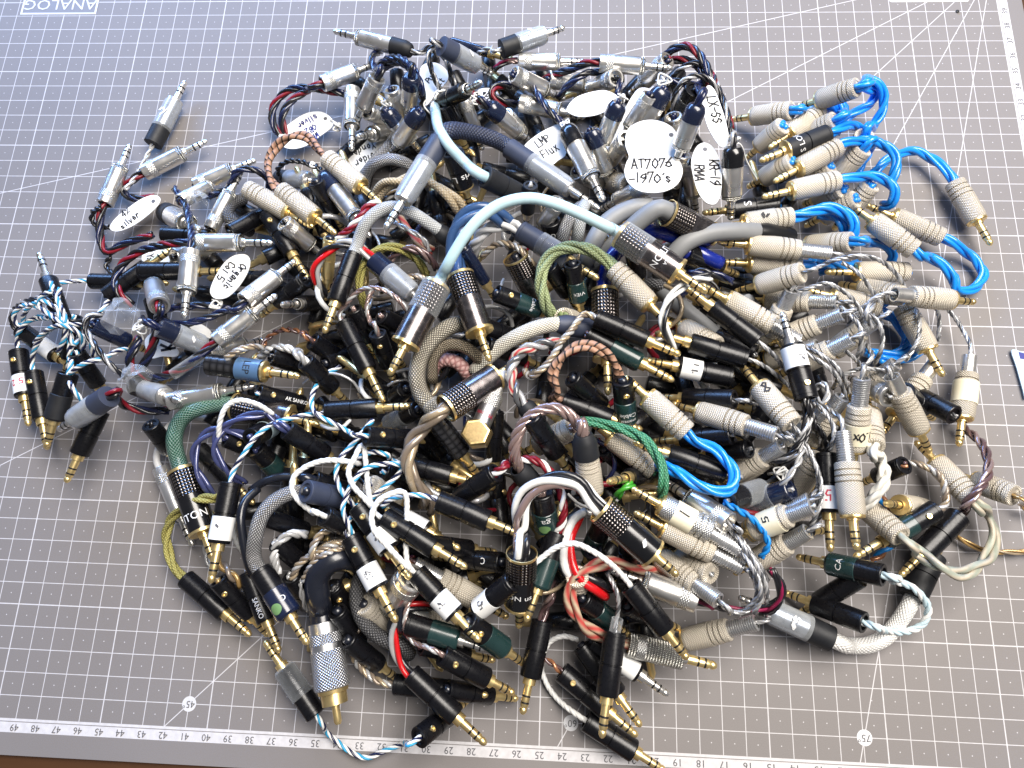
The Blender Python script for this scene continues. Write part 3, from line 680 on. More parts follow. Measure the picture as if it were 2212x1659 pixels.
def DEEP():
    """plugs that only show as dark shapes in the gaps: one mass"""
    rq = random.Random(11); vs = []; fs = []
    spots = [(750, 330), (800, 200), (860, 200), (920, 160), (1000, 200), (1060, 170), (1120, 210), (1180, 180), (1300, 180), (1360, 200), (1440, 190), (1480, 280), (1300, 260), (1240, 250), (1140, 340), (1020, 330), (940, 390), (860, 420), (780, 420), (720, 460), (640, 440), (560, 470), (600, 620), (440, 540), (1660, 780), (1600, 700), (1560, 680), (1700, 640), (1660, 460), (1720, 360), (700, 640), (760, 760), (840, 700), (900, 860), (980, 620), (1010, 760), (1060, 900), (1120, 700), (1180, 820), (1240, 940), (1290, 640), (1330, 780), (1380, 900), (1440, 840), (1500, 960), (1540, 780), (1600, 900), (1640, 1020), (1560, 1120), (1460, 1080), (1340, 1060), (1220, 1060), (1120, 1120), (1000, 1060), (900, 1000), (800, 960), (720, 900), (640, 960), (700, 1060), (780, 1120), (880, 1160), (960, 1240), (1060, 1240), (1180, 1220), (1280, 1240), (1420, 1200), (600, 1100), (660, 1180), (740, 1280), (860, 1320), (980, 1340), (1260, 1340), (1380, 1300), (560, 900), (480, 880), (420, 760), (340, 690), (480, 640), (660, 520), (800, 520), (900, 480), (1000, 460), (1100, 380), (880, 330), (960, 270), (1060, 240), (1160, 280), (1240, 330), (1340, 400), (1440, 300), (1200, 420), (1500, 560), (1620, 620), (1700, 700), (1760, 800), (1700, 900), (1760, 980), (1720, 1080), (830, 260), (1380, 240), (1480, 400)]
    prof = [(0, 0), (0, 3.9), (.4, 4.1), (13, 4.1), (13.2, 3.7), (13.6, 3.7), (13.8, 4.1), (25.5, 4.1), (26, 3.8), (26, 2.6), (29, 2.6), (29, 1.75), (40, 1.75), (42, .8), (42.4, 0)]
    more = [(x+rq.uniform(-55, 55), y+rq.uniform(-45, 45)) for x, y in spots if 560 < x < 1700 and 380 < y < 1290]
    gold_f = []
    for n_, (x, y) in enumerate(spots+more):
        a = rq.uniform(0, 6.28); hz = (5, 13) if n_ < len(spots) else (12, 22); P = at(x-45*math.cos(a), y-45*math.sin(a), rq.uniform(*hz)); Q = at(x+45*math.cos(a), y+45*math.sin(a), rq.uniform(*hz))
        M = (Q-P).to_track_quat('Z', 'Y').to_matrix(); b0 = len(vs); sg = 12
        for z, r in prof:
            for k in range(sg): vs.append(P+M @ (Vector((r*math.cos(2*math.pi*k/sg), r*math.sin(2*math.pi*k/sg), z))*.001))
        for i in range(len(prof)-1):
            for k in range(sg): gold_f.append(1 if i >= 8 else 0); fs.append((b0+i*sg+k, b0+i*sg+(k+1) % sg, b0+(i+1)*sg+(k+1) % sg, b0+(i+1)*sg+k))
    me = pymesh('buried', vs, fs); me.materials.append(MAT['black']); me.materials.append(MAT['gold']); me.polygons.foreach_set('material_index', gold_f)
    o = link('buried_plugs', me); tag(o, 'dark mass of buried plugs glimpsed in the gaps of the pile', 'plugs', kind='stuff')

def WIRES():
    """loose wires glimpsed in the gaps: one mass"""
    rw = random.Random(5); vs = []; fs = []; mi = []; names = ['w_black', 'w_tan', 'w_silver', 'w_navy', 'w_taupe', 'w_darkred', 'w_clear', 'w_white']
    for n_ in range(120):
        x, y = rw.uniform(700, 1640), rw.uniform(430, 1260)
        if x > 1450 and y > 1150: continue
        z = rw.uniform(12, 33); a0 = rw.uniform(0, 6.28); rad = rw.uniform(35, 75); sw = rw.uniform(1.5, 3.2); P = []
        for i in range(6):
            a = a0+sw*i/5; P.append(at(x+rad*math.cos(a), y+rad*.8*math.sin(a), z+7*math.sin(math.pi*i/5)-5))
        C0 = spline(P, .003); F = frames(C0); r = rw.uniform(.0007, .0015); sg = 6; b0 = len(vs); m = rw.randrange(len(names))
        for i, v in enumerate(C0):
            for k in range(sg): vs.append(v+(F[i][1]*math.cos(k*math.pi/3)+F[i][2]*math.sin(k*math.pi/3))*r)
        for i in range(len(C0)-1):
            for k in range(sg): fs.append((b0+i*sg+k, b0+i*sg+(k+1) % sg, b0+(i+1)*sg+(k+1) % sg, b0+(i+1)*sg+k)); mi.append(m)
    me = pymesh('wires', vs, fs)
    for nm in names: me.materials.append(MAT[nm])
    me.polygons.foreach_set('material_index', mi)
    o = link('buried_wires', me); tag(o, 'mass of thin buried wires glimpsed between the plugs', 'wires', kind='stuff')
# ================================================================== the pile, tile by tile (x, y count quarter points of the picture tile)
T(0, 0)
c('clear-sleeved silver plug with scribbled white lettering and black boot, highest at far left', 'clr', [(1230, 1370, 7), (1150, 1560, 10), (1080, 1640, 12)], p('svc', 1320, 1250, 1605, 695, 7, txt=[('~y', 5, 20, 'print_white', 0, True, True)]))
c('silver plug with greenish tint pointing up right beside the scribbled clear plug', 'bkr', [(1130, 1560, 9), (1060, 1650, 8), (1180, 1720, 8), (1340, 1700, 6)], p('sv', 1245, 1495, 1795, 1215, 9))
r3 = c('upright silver plug at left above the small four percent tag', 'bkr', [(880, 1880, 12), (870, 2080, 10), (925, 2180, 9), (1090, 2100, 10), (1320, 2030, 11)], p('sv', 905, 1765, 1125, 1245, 12))
c('silver plug lying behind the blue twisted arch at upper left', 'bkn', None, p('sv', 1690, 1605, 2215, 1382, 13))
c('thin navy twisted arch over silver plugs at upper left', 'bkn', [(1800, 1700, 14), (1990, 1600, 22), (2040, 1490, 26), (2150, 1460, 26), (2290, 1520, 22), (2330, 1640, 14)])
c('silver plug half under clear tape at upper left', 'bkr', None, p('svs', 1560, 1740, 1940, 1540, 17))
T(1, 0)
c('silver plug with charcoal boot pointing left at the top of the pile', 'bkw', [(1400, 385, 24), (1500, 400, 22), (1580, 480, 14)], p('svk', 1345, 440, 665, 268, 26, boot='rubber', txt=[('~', 4, 18, 'print_white', 0, True, True)]))
c('shiny silver plug with two black red wire loops left of it', 'bkr', [(430, 790, 16), (300, 880, 15), (230, 1000, 13), (240, 1120, 9), (300, 1200, 6)], p('sv', 570, 725, 1045, 548, 20))
c('black red twisted loop beside the oval blue-inked tag', 'bkr', [(770, 810, 16), (640, 785, 17), (430, 755, 16), (290, 775, 15), (180, 870, 13), (140, 980, 11), (165, 1110, 9), (260, 1200, 6)])
c('silver plug with navy cord rising from it, leftmost of the upright row', 'bkn', [(1030, 600, 32), (1000, 500, 28), (1080, 440, 18)], p('sv', 1050, 670, 850, 1085, 31))
c('dull silver plug hanging straight down with long tip beside the tag writing', 'bkn', None, p('sv', 835, 775, 825, 1305, 20))
c('navy booted silver plug pointing straight down under a navy cord loop', 'bkn', [(1340, 600, 37), (1250, 540, 34), (1130, 570, 24), (1060, 640, 14)], p('svk', 1345, 655, 1308, 1005, 35))
c('navy twisted cord looping past the navy booted upright plug', 'bkn', [(1060, 560, 22), (1160, 500, 32), (1270, 510, 38), (1370, 610, 42), (1430, 760, 40), (1440, 900, 26)])
c('navy booted silver plug crossing over another, tip to lower left', 'bkn', None, p('svk', 1420, 960, 1148, 1352, 33))
c('navy booted silver plug crossed underneath, tip to lower right', 'bkn', None, p('svk', 1115, 955, 1440, 1330, 25))
c('small silver plug pointing left below the crossed navy boots', 'bkr', None, p('sv', 1190, 1120, 868, 1187, 14, 1))
c('silver plug wedged behind the navy booted pair', 'bkn', None, p('sv', 1170, 770, 1300, 1160, 19))
c('grey silver plug buried behind the leftmost upright row', 'bkn', None, p('sv', 960, 960, 1280, 1080, 12))
c('slate booted clear plug with white scribble pointing right near the top', 'bkw', [(1540, 390, 36), (1490, 460, 35), (1530, 640, 32), (1600, 800, 26)], p('svc', 1600, 395, 2045, 640, 37, boot='slate_shrink', txt=[('~', 6, 20, 'print_white', 0, True, True)]))
c('black cord pair dropping past the folded tag near the top', 'bkw', [(1560, 400, 33), (1640, 520, 33), (1700, 680, 30), (1770, 850, 22)])
c('slim glossy blue black barrel at the very top edge of the pile', 'bkn', None, p('bk', 1690, 362, 2230, 520, 20, bm='navy_shrink', r=2.6))
r16 = c('pale aqua tube between a short black plug and a long black barrel', 'aqua', [(1555, 1000, 56), (1580, 1110, 62), (1670, 1260, 64), (1800, 1400, 58)], p('bk', 1600, 885, 1950, 708, 48, 1, tip='nickel'), p('bk', 1975, 1525, 2430, 1760, 48, r=5, bm='rubber'))
r17 = c('thick navy mesh cable arching between two slate booted clear plugs', 'mnavy', [(1660, 1190, 54), (1850, 1145, 50), (2030, 1175, 46)], p('svc', 1590, 1215, 1110, 1988, 60, boot='slate_shrink'), p('svc', 2180, 1275, 2972, 1812, 40, boot='slate_shrink'))
paper('white tag with scribbled writing folded behind black cords near the top', [(1420, 590), (1540, 540), (1640, 600), (1655, 690), (1560, 800), (1470, 910), (1425, 850)], 24, 'Put|htt', 4, 1545, 690, -48, seed=2)
paper('white oval tag with three lines of blue handwriting', [(200, 1150), (300, 1060), (430, 980), (560, 965), (650, 1020), (660, 1090), (560, 1170), (450, 1250), (330, 1285), (230, 1260)], 9, 'WB|OB2|silver', 4.1, 470, 1120, 150, 'ink_blue', hole=(600, 1025), seed=3)
knot('white thread knot right of the blue-inked oval tag', 710, 1090, 10, 2.6, [(640, 1030, 10)])
paper('white tag reading solder upside down under the grey mesh cable', [(750, 1360), (850, 1260), (1000, 1200), (1150, 1190), (1170, 1240), (1100, 1400), (1000, 1480), (840, 1470)], 10, 'Solder|Yonder', 4.6, 930, 1340, 158, seed=4)
c('left knurled plug of the twin pair with dark cord', 'bkn', None, q(1, 1, 'kn', -75, -25, 500, 305, 32))
T(1, 0)
rb = q(1, 1, 'kn', 215, -15, 695, 365, 34)
T(1, 0)
c('brown cloth cable laced with black thread looping between two knurled plugs', 'brown', [(560, 1260, 36), (430, 1180, 38), (280, 1190, 38), (160, 1290, 36), (105, 1410, 34), (125, 1530, 34)], p('kn', 615, 1365, 1088, 1765, 38), rb)
c('navy booted silver plug with thread knot beside the upper knurled plug', 'bkk', [(480, 1430, 30), (390, 1395, 28), (270, 1395, 26), (190, 1460, 22), (230, 1580, 12)], p('svk', 580, 1505, 992, 2052, 35, bm='aluminium'))
knot('white thread knot on black cord left of the upper knurled plug', 505, 1430, 34, 2.4)
c('dark chrome plug lying flat inside the brown cloth loop', 'bkk', None, p('svc', 210, 1545, 590, 1570, 18, 1))
c('silver grey mesh cable arching behind the slate booted plug', 'gunt', [(930, 1640, 14), (960, 1500, 22), (1040, 1410, 28), (1170, 1375, 30), (1310, 1420, 28), (1430, 1530, 22), (1560, 1680, 14)])
c('short dark mesh cable rising over the upside-down tag', 'gunt', [(930, 1520, 16), (1030, 1390, 19), (1150, 1260, 18), (1190, 1180, 8)])
c('beige cloth cable arching between grey mesh cables', 'beige', [(1000, 1760, 16), (1080, 1640, 26), (1200, 1570, 32), (1380, 1550, 34), (1560, 1600, 34), (1700, 1720, 32), (1800, 1860, 24)])
c('black plug with part of a word in white letters, gold tip down', 'tblk3', None, p('bk', 1690, 1320, 1865, 1800, 32, r=4.8, fl=1, txt=[('ris L', 6, 17, 'print_white', 0, True, False)]))
c('dark booted silver plug right of the aqua tube', 'bkr', [(1960, 900, 30), (1900, 820, 26), (1830, 760, 18)], p('svk', 2005, 915, 2390, 1240, 33, boot='navy_shrink'))
c('worn chrome plug beside the black barrel under the aqua tube', 'bkk', None, p('svs', 1790, 860, 1960, 1300, 24))
c('glossy black tapered plug under the aqua tube', 'tblk3', None, p('bk', 1640, 900, 1840, 1330, 26, bm='black_gloss', r=5))
paper('white tag corner with a few letters behind the short black plug', [(1930, 770), (2060, 770), (2110, 850), (2090, 920), (1990, 910), (1900, 850)], 20, 'Solde', 4, 2010, 840, -150, seed=5)
knot('white fluffy thread beside the short black plug', 1900, 850, 30, 3)
knot('white thread tangle between the upright silver plugs', 1120, 890, 28, 3.2, [(1060, 820, 24)])
knot('white thread tangle above the start of the aqua tube', 1590, 830, 36, 3.2, [(1450, 900, 34), (1530, 1010, 32)])
c('purple and red twisted wire looping near the top right of the aqua tube', 'bkr', [(2240, 900, 22), (2120, 880, 26), (2040, 820, 28), (2070, 750, 28), (2200, 730, 24)])
c('thin multicolour wire twist below the scribbled top plug', 'bkm', [(2060, 600, 24), (2140, 540, 26), (2260, 520, 24)])
# ------------------------------------------------------------------
T(2, 0)
c('clear-sleeved plug with white scribble and hollow black boot, topmost pointing right', 'clr', [(-170, 410, 28), (-260, 440, 24), (-320, 480, 18)], p('svc', -95, 425, 458, 238, 30, txt=[('~s', 5, 20, 'print_white', 0, True, True)]))
c('bright silver plug pointing right just below the topmost scribbled plug', 'rose', [(0, 540, 24), (-60, 530, 22), (-150, 600, 16)], p('sv', 60, 535, 642, 535, 26))
c('large silver plug pointing right with black red cord, top centre', 'bkr', [(650, 575, 38), (500, 600, 34), (350, 650, 28), (250, 710, 20)], p('sv', 757, 545, 1392, 590, 40))
c('silver plug sloping down right, left of the blank oval tag', 'bkn', None, p('sv', 10, 640, 460, 860, 32))
c('pale silver plug behind the navy arc at top centre', 'bkn', None, p('sv', 310, 685, 800, 760, 20))
c('short silver plug with tip toward the blank oval tag', 'bkk', None, p('sv', 900, 670, 568, 818, 27, -1))
c('fat silver plug half under the blank oval tag', 'bkn', None, p('sv', 70, 890, 640, 1010, 31))
c('navy twisted cord dropping past the fat silver plug to a thread knot', 'bkn', [(170, 740, 36), (230, 830, 39), (310, 940, 40), (390, 1020, 40), (460, 1090, 38)])
c('black booted silver plug in front of the flux tag', 'bkn', None, p('svk', 475, 1105, 792, 1742, 43, boot='black_gloss', f=1.12))
paper('white tag handwritten in two lines beside the black booted plug', [(105, 1275), (200, 1175), (330, 1100), (440, 1065), (475, 1180), (465, 1330), (400, 1385), (330, 1425), (220, 1370)], 36, 'LMP|Flux', 4.8, 300, 1255, -33, seed=6)
knot('white thread knot above the black booted plug by the flux tag', 460, 1090, 42, 2.6)
paper('blank white oval tag at top centre', [(472, 940), (540, 850), (660, 800), (800, 780), (900, 820), (915, 860), (860, 930), (740, 990), (600, 1008), (510, 985)], 42, None, 4, 0, 0, 0)
knot('white thread knot right of the blank oval tag', 955, 845, 42, 2.6, [(900, 840, 43)])
c('navy booted silver plug below the blank oval tag, tip down left', 'bkn', None, p('svk', 925, 885, 718, 1375, 38))
paper('narrow blank white tag standing between two silver plugs', [(1080, 775), (1170, 760), (1190, 800), (1060, 1000), (920, 1180), (790, 1330), (770, 1320), (870, 1140), (980, 930)], 28, None, 4, 0, 0, 0)
c('slim silver plug beside the narrow blank tag', 'bkn', None, p('svs', 1190, 820, 905, 1265, 37))
c('navy booted silver plug ending behind the cloud shaped tag', 'bkn', None, p('svk', 1310, 765, 1010, 1330, 36, f=1.15))
knot('white thread bundle above the navy boot at top right', 1310, 720, 42, 4, [(1200, 770, 42), (1170, 830, 40)])
paper('white cloud shaped tag with a number and a decade in black pen', [(1000, 1120), (1090, 1055), (1210, 1035), (1330, 1065), (1410, 1130), (1430, 1230), (1410, 1320), (1455, 1400), (1475, 1490), (1430, 1590), (1330, 1650), (1200, 1665), (1080, 1640), (1000, 1570), (972, 1480), (990, 1400), (1010, 1350), (978, 1240)], 50, "AT7076|-1970's", 5.6, 1215, 1470, -2, seed=7, wd=.0007, hole=(1375, 1165))
c('navy booted silver plug lying over the cloud shaped tag', 'bkn', [(1640, 830, 52), (1620, 780, 48), (1540, 730, 40)], p('svk', 1605, 905, 1392, 1445, 58))
paper('white oval tag lettered sideways in two rows, right of the cloud shaped tag', [(1680, 1235), (1745, 1280), (1795, 1390), (1812, 1520), (1805, 1660), (1770, 1750), (1715, 1765), (1655, 1730), (1600, 1640), (1565, 1520), (1548, 1400), (1575, 1300), (1620, 1245)], 44, 'KR-19|RMA', 5.2, 1690, 1500, 88, seed=8, wd=.0007, hole=(1668, 1290))
paper('long white tag lettered sideways above the thread tied plug', [(1690, 740), (1750, 775), (1800, 900), (1845, 1040), (1870, 1170), (1855, 1260), (1810, 1270), (1750, 1200), (1690, 1090), (1655, 960), (1648, 840)], 48, 'LX-SS', 5.4, 1755, 950, 76, seed=9, wd=.0007)
c('black booted silver plug hanging straight down right of the sideways tag', 'bkw', [(1900, 1170, 42), (1850, 950, 42), (1790, 780, 40), (1710, 620, 38), (1600, 545, 36), (1480, 580, 34), (1390, 660, 28)], p('svk', 1912, 1270, 1890, 1905, 40, boot='black_gloss', f=1.1))
knot('white thread tied round black cords above the straight hanging plug', 1905, 1210, 45, 3.2, [(1960, 1240, 42), (2030, 1400, 30), (2120, 1560, 18)])
c('black cord with red strand forming the highest arch at top right', 'bkr', [(1300, 500, 26), (1390, 425, 32), (1500, 395, 36), (1600, 450, 38), (1680, 570, 38), (1750, 720, 38), (1830, 910, 36), (1890, 1120, 34)])
c('black red cord running level under the highest arch', 'bkr', [(1330, 540, 26), (1450, 515, 30), (1570, 550, 32), (1650, 640, 34), (1680, 760, 30)])
c('black twisted loop hanging inside the arches at top right', 'bkw', [(1400, 1000, 30), (1405, 830, 42), (1470, 710, 46), (1590, 655, 47), (1700, 690, 46), (1780, 790, 42), (1830, 930, 38)])
c('navy cord running behind the arches at top right', 'bkn', [(1360, 690, 36), (1480, 720, 36), (1600, 740, 32), (1660, 700, 30)])
c('silver plug with its back end showing at the foot of the arch', 'bkr', None, p('sv', 1345, 515, 1010, 820, 27, f=1.05))
c('black plug in a clear sleeve inside the arches at top right', 'bkk', None, p('bkt', 1575, 770, 1390, 1080, 34, r=4.6))
c('silver plug wedged behind the cloud shaped tag', 'bkn', None, p('sv', 1390, 1005, 1450, 1400, 28))
c('navy arc of twisted cord over the blank oval tag', 'bkn', [(400, 850, 26), (470, 750, 32), (600, 650, 36), (740, 620, 34), (870, 640, 36), (925, 740, 40), (910, 830, 40)])
c('dark silver plug, tip down left, below the narrow blank tag', 'bkk', None, p('sv', 990, 1200, 765, 1490, 27, -1))
c('navy booted silver plug between the flux tag and the narrow tag', 'bkn', None, p('svk', 680, 1120, 865, 1660, 30))
c('silver plug lying low behind the steel and clear plug', 'bkk', None, p('sv', 1150, 1610, 762, 1812, 32))
c('silver plug whose tip shows below the cloud shaped tag', 'bkn', None, p('sv', 1470, 1330, 1322, 1758, 28))
c('silver plug whose tip shows beside the sideways oval tag', 'bkn', None, p('sv', 1530, 1400, 1596, 1855, 24))
c('brushed silver plug behind the fat silver plug at top left of the tags', 'bkr', None, p('sv', -60, 1000, 165, 1250, 24))
c('greyish silver plug buried under the flux tag', 'bkn', None, p('sv', 560, 1480, 880, 1650, 20))
c('knurled silver plug end deep between the flux and cloud tags', 'bkk', None, p('kn', 1010, 1600, 800, 1560, 22, -1, tip='nickel'))
T(3, 0)
c('knurled plug on bright blue cable, tip touching the long sideways tag', 'blue', [(280, 950, 14), (420, 960, 12), (560, 990, 10), (620, 1080, 8)], p('kn', 205, 955, -322, 1035, 14))
hid = p('kn', 835, 1165, 690, 1460, 9)
c('knurled plug at the top of the bright blue group, blue loop rising above it', 'blue', [(860, 690, 26), (950, 730, 24), (1005, 830, 20), (985, 960, 16), (910, 1090, 12)], p('kn', 770, 755, 248, 925, 30), hid)
c('bright blue loop tucked inside the topmost blue loop', 'blue', [(720, 740, 26), (850, 770, 22), (930, 790, 18), (900, 880, 14), (790, 950, 12), (680, 1020, 10), (600, 1110, 8)])
c('bright blue strand standing behind the topmost knurled plug', 'blue', [(520, 930, 16), (620, 900, 18), (660, 960, 18), (630, 1060, 16), (580, 1160, 12)])
c('second knurled plug down on blue cable, partly under the topmost', 'blue', [(530, 940, 18), (600, 980, 14)], p('kn', 460, 965, 5, 1285, 22))
c('knurled plug wedged at the left of the blue group', 'blue', None, p('kn', 130, 1085, -190, 1370, 12))
c('knurled plug mostly behind the black lettered plug of the blue group', 'blue', [(620, 1010, 18), (640, 1100, 14)], p('kn', 580, 1040, 140, 1270, 19))
c('black lettered plug with gold tip on bright blue cable', 'blue', [(600, 1105, 31), (720, 1080, 26), (810, 1140, 16), (800, 1210, 10)], p('bk', 515, 1160, -75, 1392, 32, r=5, bm='rubber', fl=1, txt=[('S LOR', 4.6, 19, 'print_white', 0, True, False)]))
A = p('kn', 605, 1270, 45, 1575, 31)
Bp = p('kn', 1610, 1575, 1930, 2122, 10)
c('knurled plug below the black lettered plug, blue cable curling over right', 'blue', [(740, 1235, 30), (900, 1215, 28), (1030, 1270, 26), (1110, 1380, 24), (1090, 1500, 22), (1030, 1620, 18)], A)
c('lone knurled plug at right end of a long blue arc, pointing down right', 'blue', [(1480, 1420, 8), (1360, 1340, 8), (1230, 1305, 9), (1120, 1335, 12), (1020, 1390, 12), (940, 1470, 11), (860, 1560, 8)], Bp)
c('lower left knurled plug of the blue group', 'blue', None, p('kn', 215, 1395, -180, 1620, 20))
c('knurled plug lying under two blue loops', 'blue', [(860, 1330, 8), (820, 1420, 10), (760, 1500, 8)], p('kn', 825, 1285, 480, 1650, 13))
c('knurled plug half hidden between the blue group plugs', 'blue', None, p('kn', 540, 1430, 150, 1700, 10))
c('long knurled plug with blue cable curling down to the right', 'blue', [(760, 1550, 32), (900, 1525, 30), (1020, 1565, 28), (1090, 1650, 26), (1070, 1760, 22), (980, 1780, 16)], p('kn', 605, 1560, -55, 1705, 33))
T(3, 1)
c('knurled plug under the long knurled one, dark tip', 'blue', None, p('kn', 650, -30, 300, 110, 14))
c('knurled plug end peeping out right of the blue group', 'blue', None, p('kn', 890, -60, 560, 330, 11))
c('knurled plug with hidden barrel, gold tip below the blue twist', 'blue', None, p('kn', 760, 60, 315, 300, 7))
X = p('kn', 1500, 395, 832, 105, 12)
Y = p('kn', 1265, 505, 678, 90, 24)
c('bright blue loop joining two parallel knurled plugs at far right', 'blue', [(1640, 470, 8), (1780, 580, 6), (1860, 700, 6), (1810, 810, 6), (1690, 860, 7), (1620, 840, 9), (1600, 740, 12), (1500, 630, 14), (1380, 560, 16)], X, Y)
c('knurled plug with shiny sleeve pointing right across blue loops', 'sil', [(980, 880, 34), (880, 940, 32), (760, 1050, 28), (680, 1180, 18)], p('knt', 1090, 885, 1795, 952, 30))
c('clear-taped knurled plug with handwriting on blue cable', 'bluefat', [(350, 150, 32), (520, 140, 32), (680, 190, 30), (755, 290, 28), (720, 390, 24), (630, 420, 18)], p('kn', 205, 215, -462, 312, 32, labz=(9, 24), lab='clear', txt=[('~e', 4, 16, 'ink', 0, False, True)]))
c('bright blue twist looping under the taped knurled plug cable', 'blue', [(430, 190, 22), (560, 210, 24), (640, 280, 24), (660, 360, 20), (620, 420, 12)])
c('knurled plug with steel spring, second row right of the grey tube', 'sil', [(640, 540, 26), (700, 570, 20)], p('kns', 540, 530, -445, 425, 34))
c('knurled plug on blue cable under the spring tailed one', 'blue', [(860, 435, 18), (990, 455, 14), (1080, 540, 10), (1060, 630, 7)], p('kn', 722, 430, 130, 480, 22))
c('knurled plug below the spring tailed one, blue strands behind', 'blue', [(400, 590, 18), (540, 620, 16), (680, 650, 14), (780, 620, 10)], p('kn', 275, 625, -432, 608, 24))
c('blue cable lying flat below the knurled row', 'blue', [(440, 690, 8), (560, 670, 10), (700, 660, 10), (800, 640, 8)])
c('smooth knurled plug with grey twisted arch rising to the right', 'sil', [(430, 650, 38), (600, 580, 44), (780, 552, 46), (940, 580, 44), (1070, 670, 38), (1160, 790, 30), (1190, 900, 20)], p('kn', 300, 695, -295, 868, 36))
c('knurled plug pointing left with dull gold tip under grey loops', 'blue', None, p('kn', 1205, 690, 488, 690, 14))
c('knurled plug pointing left with bent looking gold tip', 'sil', None, p('kn', 1160, 900, 608, 790, 18))
c('knurled plug with gold tip beneath the round grey loop', 'sil', None, p('kn', 960, 1000, 308, 843, 22))
c('spring tailed plug standing steeply at the left of the spring cluster', 'sil', [(240, 860, 38), (350, 790, 42), (500, 790, 42), (640, 850, 40), (750, 950, 36), (810, 1050, 34), (780, 1160, 30), (690, 1240, 24)], p('kns', 205, 850, -60, 1380, 30))
c('spring tailed knurled plug lying level in the cluster', 'sil', [(680, 960, 26), (750, 1020, 24), (790, 1120, 20)], p('kns', 600, 950, -230, 940, 27))
c('spring tailed plug with bright coil just below the level one', 'sil', [(720, 1050, 30), (830, 1140, 30), (830, 1290, 28), (780, 1420, 22)], p('kns', 640, 1055, -100, 1350, 30))
c('black plug with white paper label and silver tip pointing up, right side', 'bkw', [(350, 1850, 42), (380, 1960, 38), (430, 2080, 32), (480, 2200, 24)], p('bkl', 335, 1790, 120, 1035, 47, 0, tip='nickel', r=4.9, screw=True, txt=[('~i', 3, 19, 'ink_grey', .3, False, True)]))
c('spring tailed plug sloping down left in the middle of the cluster', 'sil', [(780, 1220, 30), (840, 1120, 32), (900, 1000, 30), (930, 900, 26)], p('kns', 725, 1265, 60, 1600, 31))
c('spring tailed plug half hidden by twisted grey loops', 'sil', [(980, 1060, 24), (960, 960, 26), (890, 840, 30), (780, 700, 34), (640, 610, 32)], p('kns', 960, 1095, 420, 1470, 24))
c('spring tailed plug pointing down left at lower right of the cluster', 'sil', [(1200, 1440, 26), (1290, 1290, 28), (1310, 1130, 26), (1250, 980, 20)], p('kns', 1110, 1480, 640, 1830, 22))
c('thick dark spring tailed plug at the left edge of the cluster', 'sil', None, p('kns', 110, 1110, -350, 1480, 24))
c('grey spring tailed plug under the white labelled black plug', 'sil', [(520, 1340, 36), (650, 1370, 36), (760, 1450, 32), (800, 1530, 26)], p('kns', 430, 1330, -150, 1500, 22))
T(3, 2)
c('knurled plug with shiny tube opening upward among blue and grey loops', 'sil', [(1060, -110, 32), (960, -150, 34), (800, -130, 34), (640, -70, 30), (560, 40, 20)], p('knt', 1070, -65, 1402, 597, 28))
T(3, 1)
c('knurled plug with shiny tube lying low, gold flange facing left', 'sil', None, p('knt', 1435, 1490, 948, 2122, 14))
c('knurled plug pointing down right with clear rear sleeve, right of grey loops', 'blue', [(1120, 920, 14), (1020, 900, 12), (960, 980, 10)], p('kn', 1165, 985, 1517, 1598, 18))
c('dark blue loop lying on the mat under grey twists', 'bluefat', [(940, 1020, 8), (1060, 1080, 7), (1160, 1180, 6), (1205, 1300, 6), (1130, 1395, 6), (1000, 1410, 6), (860, 1385, 8)])
c('blue cable segment resting below the dark blue loop', 'blue', [(1310, 1370, 7), (1220, 1430, 6), (1080, 1455, 6), (960, 1440, 8)])
Rr = p('knt', 1740, 1420, 1648, 2202, 12, labz=(15, 27), tip='gold')
c('cream labelled knurled plug at far right hanging from a thin grey twist', 'sil', [(1710, 1280, 9), (1650, 1140, 10), (1560, 1020, 12), (1480, 960, 14)], Rr)
c('thin grey twist dropping behind the shiny sleeved plug', 'sil', [(1450, 980, 14), (1480, 1120, 8), (1470, 1290, 4)])
c('grey twist looping down through the spring cluster', 'sil', [(830, 1040, 38), (930, 1100, 38), (990, 1230, 36), (970, 1380, 32), (920, 1490, 24)])
c('grey twist crossing the cluster below the white labelled plug', 'sil', [(310, 1380, 43), (440, 1460, 43), (560, 1550, 41), (640, 1680, 35), (680, 1800, 29)])
c('grey twist fan spreading right of the white labelled plug', 'sil', [(300, 1330, 34), (430, 1390, 40), (560, 1480, 40), (650, 1600, 36), (700, 1740, 26)])
c('grey loop crossing over the bright coil', 'sil', [(620, 990, 41), (720, 1070, 44), (800, 1190, 44), (800, 1330, 39), (760, 1450, 31)])
c('grey twist lying over the shiny tube plugs', 'sil', [(900, 1180, 38), (850, 1050, 44), (900, 930, 44), (1000, 880, 46)])
card = paper('pale blue card with dark blue print at the right edge', [(2105, 1370), (2180, 1375), (2260, 1400), (2290, 1560), (2290, 1720), (2230, 1790), (2200, 1700), (2150, 1520)], 2, None, 4, 0, 0, 0, name='blue_card', cat='card', mat='w_ice')
pm = link('print_patch', pymesh('patch', [at(*vx(x, y), 2.12)-card.location for x, y in ((2165, 1380), (2250, 1402), (2262, 1450), (2180, 1440))], [(0, 1, 2, 3)], smooth=False), 'ink_blue', card)
